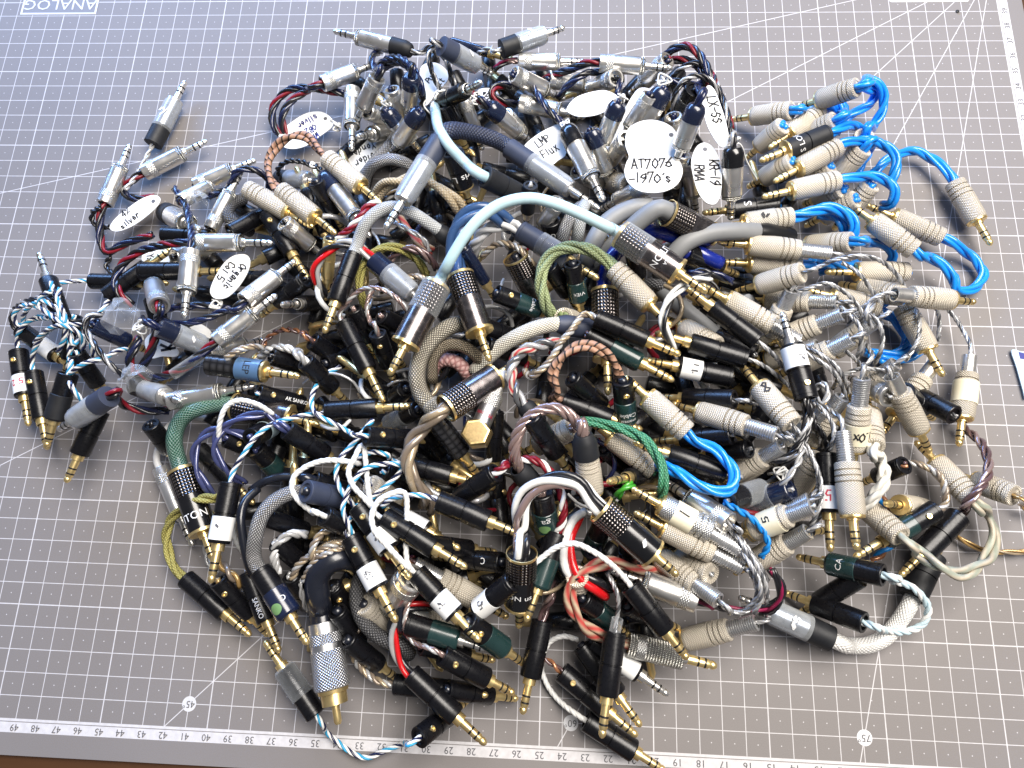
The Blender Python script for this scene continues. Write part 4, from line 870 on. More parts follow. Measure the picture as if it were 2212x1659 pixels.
# ------------------------------------------------------------------
T(0, 1)
c('silver plug pointing right with red and black cord at left of the pile', 'bkr', [(1500, 440, 34), (1320, 475, 30), (1160, 540, 26), (1040, 650, 24), (1000, 770, 24), (1040, 890, 24), (1150, 980, 20)], p('sv', 1665, 438, 2362, 440, 37))
paper('small white tag with percentage writing at left', [(948, 310), (990, 235), (1090, 150), (1220, 60), (1330, 25), (1385, 60), (1350, 130), (1250, 220), (1130, 300), (1010, 340)], 14, '4%|silver', 4, 1110, 205, -38, seed=10, hole=(1325, 80))
c('silver plug standing straight down in front of the gold tipped black barrel', 'bkn', [(1640, 400, 40), (1640, 250, 34), (1590, 90, 28), (1510, -30, 24)], p('sv', 1650, 510, 1590, 1095, 42))
c('silver plug with open back facing the camera and purple blue twist', 'bkr', [(1360, 1110, 38), (1340, 1260, 36), (1290, 1400, 32), (1220, 1520, 26)], p('sv', 1378, 985, 1300, 700, 33, -1, f=1.08))
c('black barrel with gold tip reaching right behind the standing silver plug', 'tblk3', None, p('bk', 1215, 685, 1972, 685, 30, r=4.5))
c('black barrel fed from the left by a thin blue and white twist', 'blw', [(690, 785, 13), (590, 805, 14), (510, 790, 18), (480, 860, 22)], p('bk', 790, 770, 1460, 790, 14))
c('black barrel under the right pointing silver plug', 'bkk', None, p('bk', 1410, 368, 2080, 410, 20))
c('black plug lying diagonal with gold tip over a torn tag', 'bkk', None, p('bk', 920, 895, 1495, 482, 21))
paper('white tag with upside-down writing near the standing silver plug', [(2120, 540), (2160, 590), (2140, 690), (2060, 820), (1960, 910), (1860, 920), (1815, 860), (1850, 750), (1930, 620), (2020, 550)], 36, 'Organic|Col 5', 4, 1985, 720, 128, seed=11)
paper('small torn white tag under the diagonal gold tip', [(1240, 520), (1340, 500), (1450, 510), (1465, 600), (1390, 630), (1240, 620)], 11, 'Y@', 4, 1300, 570, 90, seed=12)
knot('white thread on the navy cord below the upside-down written tag', 1870, 970, 34, 3.2)
B1 = p('bk', 165, 1370, 245, 2022, 12, screw=True, r=4.4)
c('black plug with silver tip pointing up out of the blue white bundle', 'blw', [(600, 1260, 30), (600, 1420, 26), (580, 1560, 20)], p('bk', 548, 1140, 335, 518, 24, 0, tip='nickel', r=4.4))
c('blue and white twist lying along the silver tipped upright plug', 'blw', [(440, 780, 34), (470, 880, 36), (530, 1000, 37), (570, 1130, 36), (560, 1260, 32), (500, 1380, 26)])
c('blue and white twist curling round the neck of the upright plug', 'blw', [(560, 1180, 34), (500, 1020, 37), (400, 950, 36), (300, 960, 32), (230, 1020, 26), (200, 1110, 18), (240, 1190, 12)])
c('loose blue and white twist crossing the lower part of the left bundle', 'blw', [(300, 1300, 22), (400, 1200, 30), (520, 1150, 36), (640, 1190, 36), (720, 1290, 30), (700, 1400, 24)])
c('dark blue and white twist at the outer left of the bundle', 'bkw', [(470, 940, 30), (340, 920, 28), (200, 960, 22), (110, 1040, 14), (110, 1140, 9), (170, 1210, 8)])
c('leftmost black plug with a pale label, tip down', 'blw', [(140, 1290, 14), (180, 1180, 18), (300, 1090, 22), (440, 1060, 26), (540, 1120, 26)], p('bkl', 160, 1375, 248, 2025, 12, r=4.4, screw=True, txt=[('5 2', 3, 19, 'print_red', 0, True, True)]))
c('black plug second from the left edge, gold tip down', 'blw', [(280, 1480, 18), (310, 1330, 22), (390, 1220, 26), (500, 1150, 28)], p('bk', 292, 1560, 412, 2228, 15, screw=True))
c('black plug with dark clear front standing third from the left edge', 'blw', [(600, 1420, 26), (620, 1280, 30), (560, 1140, 32), (460, 1050, 30)], p('bkg', 590, 1570, 398, 2210, 26, r=4.5, shr='rubber'))
c('blue and white twist ring at far left, widest loop', 'blw', [(560, 1110, 34), (430, 1050, 34), (300, 985, 30), (180, 990, 24), (120, 1070, 20), (150, 1150, 17), (290, 1100, 20), (420, 1090, 30)])
c('blue and white twist loop folding back inside the far left bundle', 'blw', [(450, 860, 39), (360, 900, 36), (340, 980, 34), (430, 1060, 35), (540, 1130, 36), (700, 1150, 29)])
c('blue and white twist running down the middle of the far left bundle', 'blw', [(520, 830, 32), (500, 920, 33), (550, 1040, 34), (580, 1180, 33), (640, 1320, 30), (700, 1240, 28), (770, 1290, 26), (810, 1420, 20)])
c('blue and white twist bending right at the bottom of the bundle', 'blw', [(560, 1640, 24), (640, 1540, 34), (760, 1470, 38), (880, 1440, 36), (1000, 1380, 34), (1100, 1355, 26)])
c('pale blue and white twist slipping under the clear tape', 'blw', [(720, 1180, 20), (800, 1120, 22), (870, 1030, 24), (930, 950, 22), (1000, 900, 18)])
c('blue and white twist hanging in front of the lower black plugs', 'blw', [(600, 1640, 42), (640, 1720, 42), (700, 1790, 38), (740, 1830, 30)])
c('black plug with white label lying under the blue white bundle', 'blw', None, p('bkl', 185, 1195, 690, 1560, 12, r=4.3))
c('black plug lying behind the bundle with the white twist', 'blw', None, p('bk', 640, 1080, 560, 1640, 14))
c('navy barrel under the crumpled clear tape', 'bkn', None, p('bk', 800, 1150, 1290, 1380, 20, bm='navy_shrink'))
c('black plug deep below the blue white bundle', 'blw', None, p('bk', 660, 1390, 960, 1830, 12))
c('blue grey clear sleeved plug with open back, lower left', 'bkr', [(1010, 1790, 26), (1090, 1850, 18), (1260, 1890, 14), (1460, 1885, 12)], p('svc', 945, 1765, 505, 2058, 36, boot='slate_shrink', f=1.05))
T(0, 2)
c('lowest black plug of the left group, gold tip on the bare mat', 'blw', None, p('bk', 865, 230, 568, 855, 19, screw=True, r=4.5))
T(0, 1)
film('crumpled clear tape at the left of the pile', [(890, 1000), (1000, 910), (1120, 920), (1210, 1020), (1170, 1200), (1020, 1250), (900, 1160)], 36, 3)
film('clear tape wad lower down beside the cut clear tube', [(1060, 1540), (1150, 1470), (1310, 1560), (1270, 1700), (1120, 1760), (1010, 1680)], 38, 5)
film('clear tape folded round plugs at upper left', [(1590, 0), (1700, -30), (1800, 40), (1780, 130), (1660, 150)], 24, 8, 4)
c('scribbled clear plug with blue boot beside the lettered white tag', 'bkn', [(1300, 1140, 30), (1220, 1090, 26)], p('svc', 1370, 1165, 1940, 1405, 33, boot='navy_shrink', txt=[('~', 5, 20, 'print_white', 0, True, True)]))
s120 = c('silver plug pointing up right, cord leaving through a cut clear tube', 'bkr', [(1760, 1390, 36), (1620, 1500, 38), (1480, 1570, 34), (1320, 1600, 26), (1150, 1560, 20)], p('sv', 1875, 1290, 2395, 885, 39))
sleeve(s120, 1750, 1410, 38, 1490, 1580, 38, 2.6, 'clear', 'clear_tube', 1)
c('silver plug lying low with dark ringed tip to the right', 'bkk', None, p('sv', 1790, 1400, 2290, 1275, 16))
paper('white tag with one bold letter under the scribbled clear plug', [(1250, 1290), (1330, 1215), (1450, 1290), (1540, 1370), (1520, 1420), (1400, 1420), (1300, 1430)], 20, 'K', 7, 1450, 1330, -95, seed=13, wd=.0012)
paper('rounded white tag end behind the scribbled clear plug', [(1640, 1150), (1730, 1140), (1810, 1190), (1830, 1250), (1760, 1270), (1680, 1220)], 22, None, 4, 0, 0, 0)
knot('white thread bow beside the crumpled clear tape', 1215, 1170, 34, 3.4, [(1240, 1280, 30)])
c('black barrel with pale blue printed label and gold flanged tip', 'tblk3', None, p('bk', 1800, 1490, 2600, 1592, 36, r=5, bm='carbon', fl=1, labz=(14, 25), lab='blue_label', txt=[('LEP', 4.5, 19.5, 'ink', 0, True, False)]))
c('black cord pair sweeping down left of the crumpled clear tape', 'bkw', [(880, 1060, 34), (760, 1080, 38), (740, 1180, 38), (830, 1340, 38), (950, 1490, 36), (1090, 1600, 30)])
c('navy twisted cord from an open backed silver plug near the upside-down tag', 'bkn', [(1960, 1020, 38), (1760, 1100, 38), (1560, 1145, 37), (1420, 1110, 36), (1430, 1020, 32), (1560, 990, 26)], p('sv', 2110, 945, 2560, 590, 36))
c('chrome plug leaning up right beside the percentage tag', 'bkk', None, p('svs', 1820, 320, 2090, -190, 22))
c('navy mesh loop at the upper left edge of the pile', 'mdark', [(2100, 60, 14), (1990, 120, 20), (1970, 210, 22), (2060, 290, 20), (2160, 340, 12)])
c('dark rubber booted plug beside the percentage tag', 'bkk', None, p('svk', 1420, 170, 1720, 330, 17, 1, boot='rubber', f=1.25))
c('black slim barrel pointing up right under the twin knurled pair', 'bkk', None, p('bk', 1985, 345, 2490, 80, 20))
c('black twisted cord running right from the upright left plug', 'bkk', [(960, 560, 7), (920, 620, 6), (960, 690, 8), (1080, 720, 12), (1250, 690, 14)])
c('black cord curling beside the upright left plug', 'bkk', [(870, 130, 16), (800, 180, 12), (800, 260, 9), (870, 300, 8), (960, 300, 9)])
c('silver plug buried under the right pointing silver plug', 'bkk', None, p('sv', 1500, 560, 2000, 480, 16))
c('navy twisted cord under the silver plugs at left centre', 'bkn', [(2100, 1050, 22), (1900, 1000, 26), (1700, 980, 28), (1560, 1010, 30)])
c('black red cord bundle dropping behind the lettered white tag', 'bkr', [(1210, 1250, 30), (1160, 1350, 30), (1120, 1450, 28), (1150, 1560, 22)])
T(1, 1)
c('dark barrel whose gold tip hangs right of the twin knurled pair', 'tblk3', None, p('bk', 520, -90, 768, 348, 27))
c('dull silver plug below the twin knurled pair', 'bkk', None, p('sv', 240, 265, 610, 580, 25))
c('black barrel with long gold tip and side screw below the twin knurled pair', 'bkk', None, p('bk', 95, 195, 452, 758, 29, screw=True))
c('gold bodied plug pointing down beside the red wire arc', 'tblk3', None, p('bk', 640, 400, 600, 938, 33, bm='gold', r=3.2))
gm = c('white mesh cable arching from a black plug with screw free barrel', 'mwhite', [(880, 420, 46), (950, 270, 50), (1070, 160, 52), (1200, 130, 52), (1340, 175, 50), (1490, 270, 46), (1640, 380, 40), (1740, 480, 30)], p('bk', 845, 535, 588, 1225, 44, r=4.3))
sleeve(gm, 1570, 330, 44, 1740, 470, 36, 4.2, 'rubber')
c('bright red wire arc with silver wire from the navy booted clear plug', 'red3', [(960, 510, 42), (830, 450, 44), (690, 460, 44), (570, 550, 42), (510, 680, 38), (540, 800, 32), (600, 900, 24)], p('svc', 1020, 590, 1520, 1030, 42, boot='navy_shrink', f=1.05))
L1 = p('lt', 1565, 800, 1150, 1585, 54, clear=True)
T(2, 1)
L2 = p('lt', 935, 365, 1690, 868, 58, clear=True, txt=[('LITON', 4.6, 21, 'print_white', .1, True, False), ('USA', 2.2, 25, 'print_white', .2, True, False)])
T(1, 1)
c('long pale aqua tube bridging two big ringed chrome plugs on top of the pile', 'aqua', [(1650, 640, 62), (1770, 430, 68), (1920, 240, 72), (2080, 120, 74), (2240, 65, 75), (2400, 55, 75), (2600, 105, 74), (2850, 210, 72), (3050, 310, 66)], L1, L2)
c('steel blue cable bundle bending into a ringed chrome plug, gold tip down', 'steel', [(1720, 520, 46), (1730, 330, 48), (1830, 210, 50), (1980, 170, 50), (2110, 220, 46), (2230, 330, 36)], p('lt', 1765, 720, 2020, 1465, 48))
c('rose clear twist arching from a black plug beside the aqua tube plug', 'rose', [(770, 1050, 38), (810, 930, 42), (900, 850, 44), (1010, 825, 46), (1130, 860, 46), (1230, 930, 46), (1330, 1050, 42)], p('bk', 760, 1130, 1105, 1815, 38, r=4.4))
c('black plug with brown red wire on the bare mat patch', 'cop', [(420, 1220, 16), (300, 1190, 14), (180, 1205, 10), (100, 1265, 8), (60, 1330, 10)], p('bk', 485, 1285, 930, 1590, 20, r=4.4))
c('violet clear cable into a black plug with brass side screw, centre left', 'rose', [(990, 1130, 34), (955, 1000, 36), (990, 880, 36), (1060, 800, 30)], p('bk', 1050, 1220, 1195, 1660, 30, screw=True))
c('black plug pointing right below the navy booted clear plug', 'rose', None, p('bk', 1080, 1070, 1480, 1280, 26))
c('olive cloth cable loop behind the navy booted clear plug', 'olive', [(935, 1000, 24), (905, 860, 32), (905, 700, 36), (980, 560, 38), (1110, 485, 38), (1260, 490, 36), (1400, 600, 28), (1480, 720, 20)])
c('brown glassy cable arching behind the navy booted clear plug', 'brn', [(1130, 620, 30), (1220, 520, 34), (1340, 490, 36), (1460, 540, 34), (1560, 660, 26)])
c('cream twist half under the aqua tube plug', 'tan', [(1280, 740, 38), (1400, 730, 40), (1510, 790, 36)])
champ = c('thick champagne mesh cable curving down beside the aqua tube plug', 'champ', [(1800, 1130, 38), (1660, 1170, 42), (1510, 1290, 44), (1420, 1430, 44), (1390, 1590, 44), (1420, 1730, 42), (1490, 1830, 42), (1580, 1920, 40)])
sleeve(champ, 1500, 1810, 43, 1610, 1940, 42, 4.9, 'clear')
c('bronze mesh cable curving inside the champagne one', 'bronze', [(1520, 1640, 32), (1530, 1440, 38), (1630, 1330, 40), (1780, 1330, 40), (1910, 1420, 36), (2010, 1560, 28)])
c('pink striped cloth cable under the bronze mesh', 'pink', [(1510, 1620, 26), (1540, 1500, 30), (1640, 1450, 32), (1750, 1480, 32), (1840, 1590, 28)])
c('slim navy plug with gold tip right of the steel blue bundle', 'tblk3', None, p('bk', 1800, 490, 2085, 950, 36, bm='navy_shrink', r=3))
c('dark green sleeved plug pointing right below the white twisted cable', 'tblk3', None, p('bkg', 2075, 875, 2670, 1110, 37, screw=True, txt=[('Cable', 3.2, 20, 'print_white', 0, True, False)]))
c('black plug with gold collar right of the champagne mesh', 'tblk3', None, p('bk', 1900, 1140, 2440, 1340, 28, r=4.5))
c('dark plug behind the lower ringed chrome plug', 'tblk3', None, p('bk', 1990, 1320, 2500, 1520, 26, screw=True))
c('black plug with gold tip pointing down left beside the bare mat patch', 'bkk', None, p('bk', 430, 755, 38, 1075, 22))
c('black plug with ringed silver tip lying flat by the bare mat patch', 'bkk', None, p('bk', 600, 955, 218, 975, 10, 1, tip='nickel'))
c('grey glassy twist arching into a black plug left of centre', 'gry', [(360, 1385, 32), (230, 1340, 32), (110, 1370, 28), (20, 1450, 20)], p('bk', 425, 1465, 805, 1835, 30, r=4.4))
c('blue black plug under the grey glassy twist', 'bkk', None, p('bk', 130, 1420, 640, 1590, 20))
c('cream rope wire in front of the pale blue labelled barrel', 'tan', [(-260, 1440, 40), (-160, 1370, 42), (-40, 1340, 40), (60, 1350, 34)])
c('thin cream pair of wires hanging between the twin knurled plugs', 'clr', [(500, -80, 30), (520, 60, 28), (540, 180, 20)])
c('pink and white thin twist behind the red wire arc', 'redw', [(1060, 90, 38), (960, 130, 40), (900, 220, 40), (800, 330, 38), (700, 410, 34), (640, 520, 28)])
c('grey wire pair running right behind the white mesh cable', 'clr', [(1190, 260, 41), (1320, 330, 41), (1440, 400, 39), (1500, 520, 33)])
c('dark red sleeve behind the white mesh cable', 'redc', [(1230, 230, 24), (1340, 360, 26), (1420, 460, 26), (1520, 520, 20)])
c('black plug beside the champagne mesh with white side printing', 'tblk3', None, p('bk', 1010, 1130, 1310, 1560, 20, r=4.3, txt=[('NAKAMA', 3, 8, 'print_white', 0, False, False)]))
c('black plug deep under the rose clear twist', 'rose', None, p('bk', 840, 1010, 1050, 1440, 26))
c('black plug low at the bare mat patch, tip right', 'tblk3', None, p('bk', 600, 1480, 1090, 1320, 14))
# ------------------------------------------------------------------
T(2, 1)
slp = c('thick white twisted cable entering a blue black plug with gold tip', 'cloud', [(10, 310, 44), (-90, 270, 44), (-210, 320, 42), (-310, 430, 36), (-340, 560, 24)], p('bkt', 70, 335, 755, 755, 44, r=5, bm='slate_shrink', txt=[('C', 4, 22, 'print_white', 0, True, False)]))
c('pale green cloth cable looping into a knurled plug at centre right', 'green', [(780, 555, 54), (640, 490, 55), (490, 475, 54), (350, 530, 52), (265, 660, 50), (250, 810, 48), (285, 960, 44), (350, 1070, 36), (440, 1140, 26)], p('kn', 880, 660, 1380, 1170, 50))
c('knurled plug end where the pale green cable dips', 'green', None, p('kn', 440, 1085, 700, 1180, 22, -1))
c('big grey rubber tube arching into a ringed chrome barrel', 'tgrey', [(660, 640, 34), (690, 480, 42), (770, 320, 44), (890, 210, 44), (1050, 140, 44), (1200, 125, 43)], p('lt', 1340, 180, 1900, 470, 40))
gt2 = c('second grey rubber tube curving under the aqua tube plug to the right', 'tgrey', [(1280, 720, 26), (1380, 560, 38), (1500, 440, 42), (1680, 365, 42), (1900, 340, 40), (2150, 350, 34), (2330, 380, 26)])
sleeve(gt2, 2120, 345, 36, 2400, 395, 26, 4.9, 'm_dark', 'mesh_sleeve')
c('grey rubber tube sinking below the white and black wires', 'tgrey', [(1290, 840, 22), (1420, 960, 28), (1560, 1080, 28), (1720, 1210, 24), (1860, 1330, 18)])
c('royal blue tube arching under the aqua tube plug', 'royal', [(960, 460, 26), (1080, 370, 34), (1220, 340, 38), (1360, 370, 38), (1500, 450, 34), (1640, 540, 34), (1800, 620, 30)])
c('royal blue tube dropping into a ringed chrome barrel, centre right', 'royal', [(820, 720, 42), (870, 560, 44), (960, 460, 40)], p('lt', 800, 850, 830, 1760, 36, 0))
wr = c('white and black wires crossing below the aqua tube plug', 'wbw', [(1720, 730, 50), (1560, 760, 53), (1430, 850, 54), (1350, 960, 54), (1310, 1090, 53), (1330, 1220, 50), (1400, 1350, 44)])
c('black and navy wire pair ending in a clear shrink right of the aqua tube plug', 'bkn', [(1530, 710, 48), (1640, 690, 49), (1780, 725, 48), (1900, 780, 44)])
c('blue black plug pointing up left beside the spring tailed knurled one', 'sil', [(2200, 1380, 42), (2320, 1480, 38), (2420, 1600, 32)], p('bk', 2120, 1290, 1488, 812, 46, r=4.4))
c('knurled plug right of the aqua tube plug, pointing up left', 'sil', None, p('kns', 2480, 1290, 1625, 795, 38))
c('blue black plug with gold tip pointing left in the centre right row', 'sil', [(2130, 1500, 38), (2280, 1580, 36), (2400, 1680, 30)], p('bk', 2025, 1445, 1232, 1212, 42, r=4.5))
c('black plug with cream twisted cord, gold tip right, centre', 'tan', [(620, 1120, 50), (520, 1190, 52), (430, 1290, 53), (360, 1410, 53), (260, 1530, 52), (160, 1600, 48), (110, 1540, 42)], p('bk', 725, 1095, 1458, 1408, 48, r=4.4))
c('grey green glassy plug with gold tip under the cream cord plug', 'brn', None, p('bkg', 655, 1235, 1402, 1635, 42, r=4.3))
c('black plug with white label and one drawn sign, gold tip left', 'bkk', None, p('bkl', 1895, 1605, 1142, 1448, 38, r=4.6, txt=[('#', 5, 18.5, 'ink_grey', 0, False, True)]))
mc = c('thick cream mesh cable with slate boot at centre', 'mcream', [(-330, 1560, 30), (-220, 1440, 34), (-90, 1330, 38), (60, 1240, 42), (230, 1170, 43), (420, 1140, 42), (600, 1160, 36)])
sleeve(mc, 390, 1140, 43, 720, 1190, 36, 4.8, 'slate_shrink')
c('brown laced cloth cable looping at centre into a black plug below', 'brown', [(390, 1720, 48), (350, 1580, 52), (420, 1440, 55), (530, 1350, 57), (660, 1330, 57), (790, 1380, 56), (880, 1480, 52), (930, 1620, 44), (950, 1740, 34)], q(2, 2, 'bk', 440, 150, 1130, 400, 38, r=4.4))
T(2, 1)
chn = c('grey chain twisted cable with red and white sleeves at centre', 'chain', [(420, 1300, 44), (250, 1320, 48), (100, 1370, 50), (10, 1470, 50), (0, 1600, 50), (40, 1740, 50), (110, 1860, 48)])
sleeve(chn, 100, 1830, 48, 230, 2000, 44, 4.2, 'rubber')
c('beige wire curling over a dark chrome barrel left of the pale green loop', 'tan', [(-260, 560, 34), (-130, 450, 40), (20, 465, 44), (110, 540, 44), (190, 640, 38)])
c('ringed dark chrome barrel left of the pale green loop', 'tblk3', None, p('lt', 30, 560, 280, 1050, 30))
c('green sleeved plug hanging straight down inside the pale green loop', 'tblk3', None, p('bkg', 520, 620, 612, 1115, 38, txt=[('ViEt', 3.4, 19, 'print_white', 0, True, False)]))
c('black barrel with gold collar inside the pale green loop', 'tblk3', None, p('bk', 320, 640, 570, 1010, 33, txt=[('audio', 2.2, 16, 'print_white', -.5, False, False)]))
c('small silver plug with gold flange dangling under the aqua tube', 'clr', None, p('bk', 160, -60, 118, 305, 40, 0, bm='rubber', tip='nickel', r=3.4))
c('silver plug with gold flange leaning left under the aqua tube', 'clr', None, p('svs', 400, 80, 185, 410, 38))
c('grey white mesh cable left of the big grey tube', 'gunt', [(430, 480, 34), (450, 340, 42), (510, 210, 44), (600, 120, 38)])
c('white mesh cable end left of the big grey tube', 'mwhite', [(560, 430, 34), (580, 310, 42), (600, 180, 44), (640, 90, 38)])
c('black plug with two printed digits behind the mesh cables', 'tblk3', None, p('bk', 330, 250, 420, 640, 28, r=5, txt=[('80', 6, 8, 'print_white', 0, True, False)]))
c('black plug with one printed letter and gold tip right of the sideways tag', 'blue', None, p('bk', 2290, 110, 1642, 182, 24, r=4.8, txt=[('S', 6, 18, 'print_white', 0, True, False)]))
c('black glossy barrel right of the royal blue tube', 'royal', None, p('bk', 1500, 520, 1960, 720, 26, bm='black_gloss', r=5))
c('dark plug with gold flange between the aqua tube plug and royal blue tube', 'tblk3', None, p('bk', 1040, 490, 1120, 860, 26))
c('knurled plug under the white and black wires', 'sil', None, p('kn', 1770, 1335, 1325, 1085, 30))
c('black barrel crossing deep under the grey rubber tube', 'tgrey', None, p('bk', 2030, 960, 1560, 960, 18))
c('black plug crossing behind the blue black centre right row', 'sil', None, p('bk', 2100, 1400, 1480, 1120, 24))
c('dark mesh cable behind the knurled end of the pale green cable', 'mdark', [(1130, 820, 20), (1250, 790, 26), (1350, 860, 24)])
# ------------------------------------------------------------------
T(0, 2)
c('silver plug pointing right above the green mesh cable', 'bkr', None, p('sv', 1465, 150, 2205, 15, 30))
gg = q(0, 2, 'lt', 1570, 745, 1860, 1560, 24, bm='black_gloss', txt=[('^LITON', 5, 24, 'print_white', 0, True, False)])
g2 = p('lt', 2030, 190, 2760, 350, 28)
c('thick green cable in silver mesh bending between two black ringed plugs', 'mgreen', [(1530, 640, 26), (1505, 500, 27), (1535, 360, 28), (1640, 245, 30), (1800, 180, 30)], gg, g2)
c('white cable behind the green mesh ending in a slim steel plug on the mat', 'twhite', [(1370, 640, 8), (1390, 500, 9), (1450, 380, 9), (1560, 300, 9), (1740, 290, 10), (1900, 330, 8)], p('svs', 1385, 730, 1672, 1405, 7, bm='steel'))
c('olive green cloth cable bending into a black plug at lower left', 'olive', [(1500, 1530, 12), (1440, 1360, 12), (1470, 1190, 16), (1570, 1080, 22), (1710, 1000, 28), (1880, 985, 30)], p('bk', 1600, 1680, 2170, 2178, 11, r=4.4))
bl = c('black plug with clear paper label and gold tip, fed by blue white twist', 'blw', [(2040, 770, 42), (2100, 620, 44), (2190, 480, 44), (2330, 360, 42), (2520, 295, 40), (2700, 260, 38), (2830, 255, 34)], p('bkl', 1995, 855, 1820, 1725, 42, r=4.6, txt=[('~', 3, 19, 'ink_grey', 0, False, True)]))
c('violet clear tube pair looping low at left', 'vio', [(2200, 480, 32), (2010, 410, 34), (1850, 400, 34), (1730, 470, 34), (1680, 590, 33), (1700, 740, 31), (1790, 900, 28), (1890, 1000, 20)])
c('violet clear tube pair looping inside the other', 'vio', [(2320, 260, 34), (2120, 280, 36), (1930, 380, 36), (1860, 500, 35), (1880, 640, 33), (1990, 780, 28), (2110, 860, 18)])
c('thin white wire arching over the ringed plug end of the green mesh', 'wht', [(1890, 500, 34), (1900, 330, 40), (1960, 190, 43), (2080, 140, 43), (2230, 180, 40), (2360, 260, 34)])
c('glossy grey black plug behind the violet tubes', 'vio', None, p('bk', 1720, 560, 2200, 1040, 17))
c('navy plug behind the violet tubes', 'vio', None, p('bk', 1950, 470, 2520, 700, 20, screw=True))
c('black plug at the outer edge left of the green mesh', 'bkk', None, p('bk', 1300, 350, 1560, 700, 10))
c('amber twist beside the clear labelled plug tip', 'amber', [(1830, 1430, 16), (1900, 1540, 20), (1990, 1640, 22), (2090, 1740, 18)])
c('thin white twist lying on the mat behind the clear labelled plug', 'clr', [(1790, 1270, 6), (1770, 1400, 6), (1800, 1540, 6), (1880, 1640, 8)])
c('glossy black cable curving down left of the grey mesh', 'tblk3', [(2230, 900, 26), (2120, 1010, 30), (2080, 1150, 32), (2100, 1340, 30), (2150, 1560, 26), (2200, 1700, 18)])
c('white twist behind the glossy black cable at lower left', 'wht', [(2060, 1020, 20), (2010, 1180, 18), (2040, 1360, 16), (2120, 1480, 12)])
c('clear sleeved dark plug lying level above the green mesh', 'bkn', None, p('svc', 1180, 20, 1560, 150, 26, 1))
T(1, 2)
c('thick grey mesh cable with navy boots ending in a navy plug with emblem', 'gun', [(15, 1450, 38), (0, 1300, 42), (50, 1140, 44), (150, 1020, 44), (290, 945, 42), (450, 930, 38)], q(1, 3, 'bkg', 40, -50, 452, 595, 36, r=5, bm='black', shr='navy_shrink', emb=.3, txt=[('C', 4, 18, 'print_white', -.6, True, False)]))
T(1, 2)
gmb = c('black plug with slate boot at the upper end of the grey mesh', 'tblk3', None, p('bk', 430, 925, 900, 1020, 36, bm='slate_shrink', r=4.9))
c('black plug printed with white lettering above the blue white twists', 'blw', None, p('bk', 20, 80, 640, 232, 24, r=4.3, screw=True, txt=[('AK SANKO', 2.6, 20, 'print_white', 0, False, False)]))
c('blue black plug pointing right at centre left, gold tip level', 'blw', None, p('bk', 605, 235, 1338, 188, 34, r=4.5))
c('blue black plug with side screw where white and blue twists meet', 'blw', [(800, 410, 40), (650, 330, 42), (530, 270, 42), (480, 160, 40), (510, 40, 36), (600, -80, 30), (730, -150, 26)], p('bk', 950, 448, 1578, 495, 38, screw=True, r=4.5))
c('thick white cord between the screwed blue black plug and a lower black plug', 'wht', [(920, 530, 44), (850, 640, 48), (800, 760, 50), (840, 880, 50), (930, 980, 49), (1030, 1090, 48)], p('bk', 1105, 1155, 1828, 1592, 46, screw=True, r=4.5))
c('blue white twist hanging in a long loop at lower left centre', 'blw', [(1010, 310, 36), (910, 430, 40), (810, 550, 42), (720, 660, 44), (690, 780, 44), (730, 910, 44), (810, 1010, 44), (860, 1080, 40)])
c('black plug with gold collar under the taupe twisted cable', 'blw', [(1130, 610, 42), (1000, 590, 42), (880, 640, 40), (820, 720, 36)], p('bk', 1265, 685, 1960, 870, 34, r=4.4))
c('blue white twist arching into the black plugs below the white cord', 'blw', [(1270, 715, 44), (1110, 690, 46), (950, 730, 47), (850, 830, 48), (790, 940, 48), (750, 1070, 47), (790, 1200, 45), (840, 1310, 42)], p('bkl', 820, 1325, 1218, 2065, 42, screw=True, r=4.6, txt=[('4%', 3, 19, 'ink_grey', 0, False, True)]))
c('taupe twisted thick cable hanging from a ringed chrome plug at centre', 'taupe', [(1560, 290, 50), (1430, 390, 50), (1340, 510, 49), (1310, 650, 48), (1330, 780, 46), (1400, 900, 42), (1480, 990, 36), (1510, 1090, 28)], p('lt', 1640, 215, 2260, -190, 48))
c('blue black plug pointing right with thin white loop over it', 'blw', [(1430, 985, 48), (1290, 965, 48), (1170, 995, 46), (1090, 1060, 42)], p('bk', 1575, 1010, 2295, 1302, 48, r=4.6))
c('long white wire looping from the centre down to a labelled black plug', 'wht', [(1280, 940, 52), (1160, 950, 55), (1050, 1020, 56), (1000, 1140, 56), (1020, 1260, 56), (1100, 1360, 55), (1220, 1490, 53), (1330, 1600, 50)], q(1, 3, 'bkl', 1385, -25, 1942, 570, 42, r=4.6, txt=[('~i', 3, 19, 'ink_grey', .2, False, True)]))
T(1, 2)
c('black plug with speckled white label, gold tip under the white wire', 'blw', None, p('bkl', 880, 1060, 1338, 1690, 45, r=4.6, screw=True, txt=[('~s~', 3, 19, 'ink_grey', 0, False, True)]))
c('white cord loop at left bending into a small blue black plug', 'wht', [(490, 1110, 40), (380, 1020, 43), (310, 910, 44), (330, 800, 45), (440, 710, 46), (610, 660, 46), (790, 670, 44), (900, 690, 38)], p('bk', 585, 1140, 1080, 1370, 36, r=4.4))
c('black plug left of centre with violet wire entering from upper left', 'vio', [(200, 330, 34), (90, 230, 34), (-30, 150, 30)], p('bk', 265, 395, 800, 745, 30, r=4.5))
c('grey black plug with glossy black cord under the white loop', 'tblk3', [(390, 810, 28), (230, 800, 28), (80, 840, 28), (-40, 920, 24)], p('bk', 495, 830, 1030, 1010, 26, r=4.4))
c('carbon patterned plug with thick gold collar right of the taupe cable', 'tblk3', None, p('bk', 1520, 270, 1930, 800, 36, bm='carbon', r=4.7))
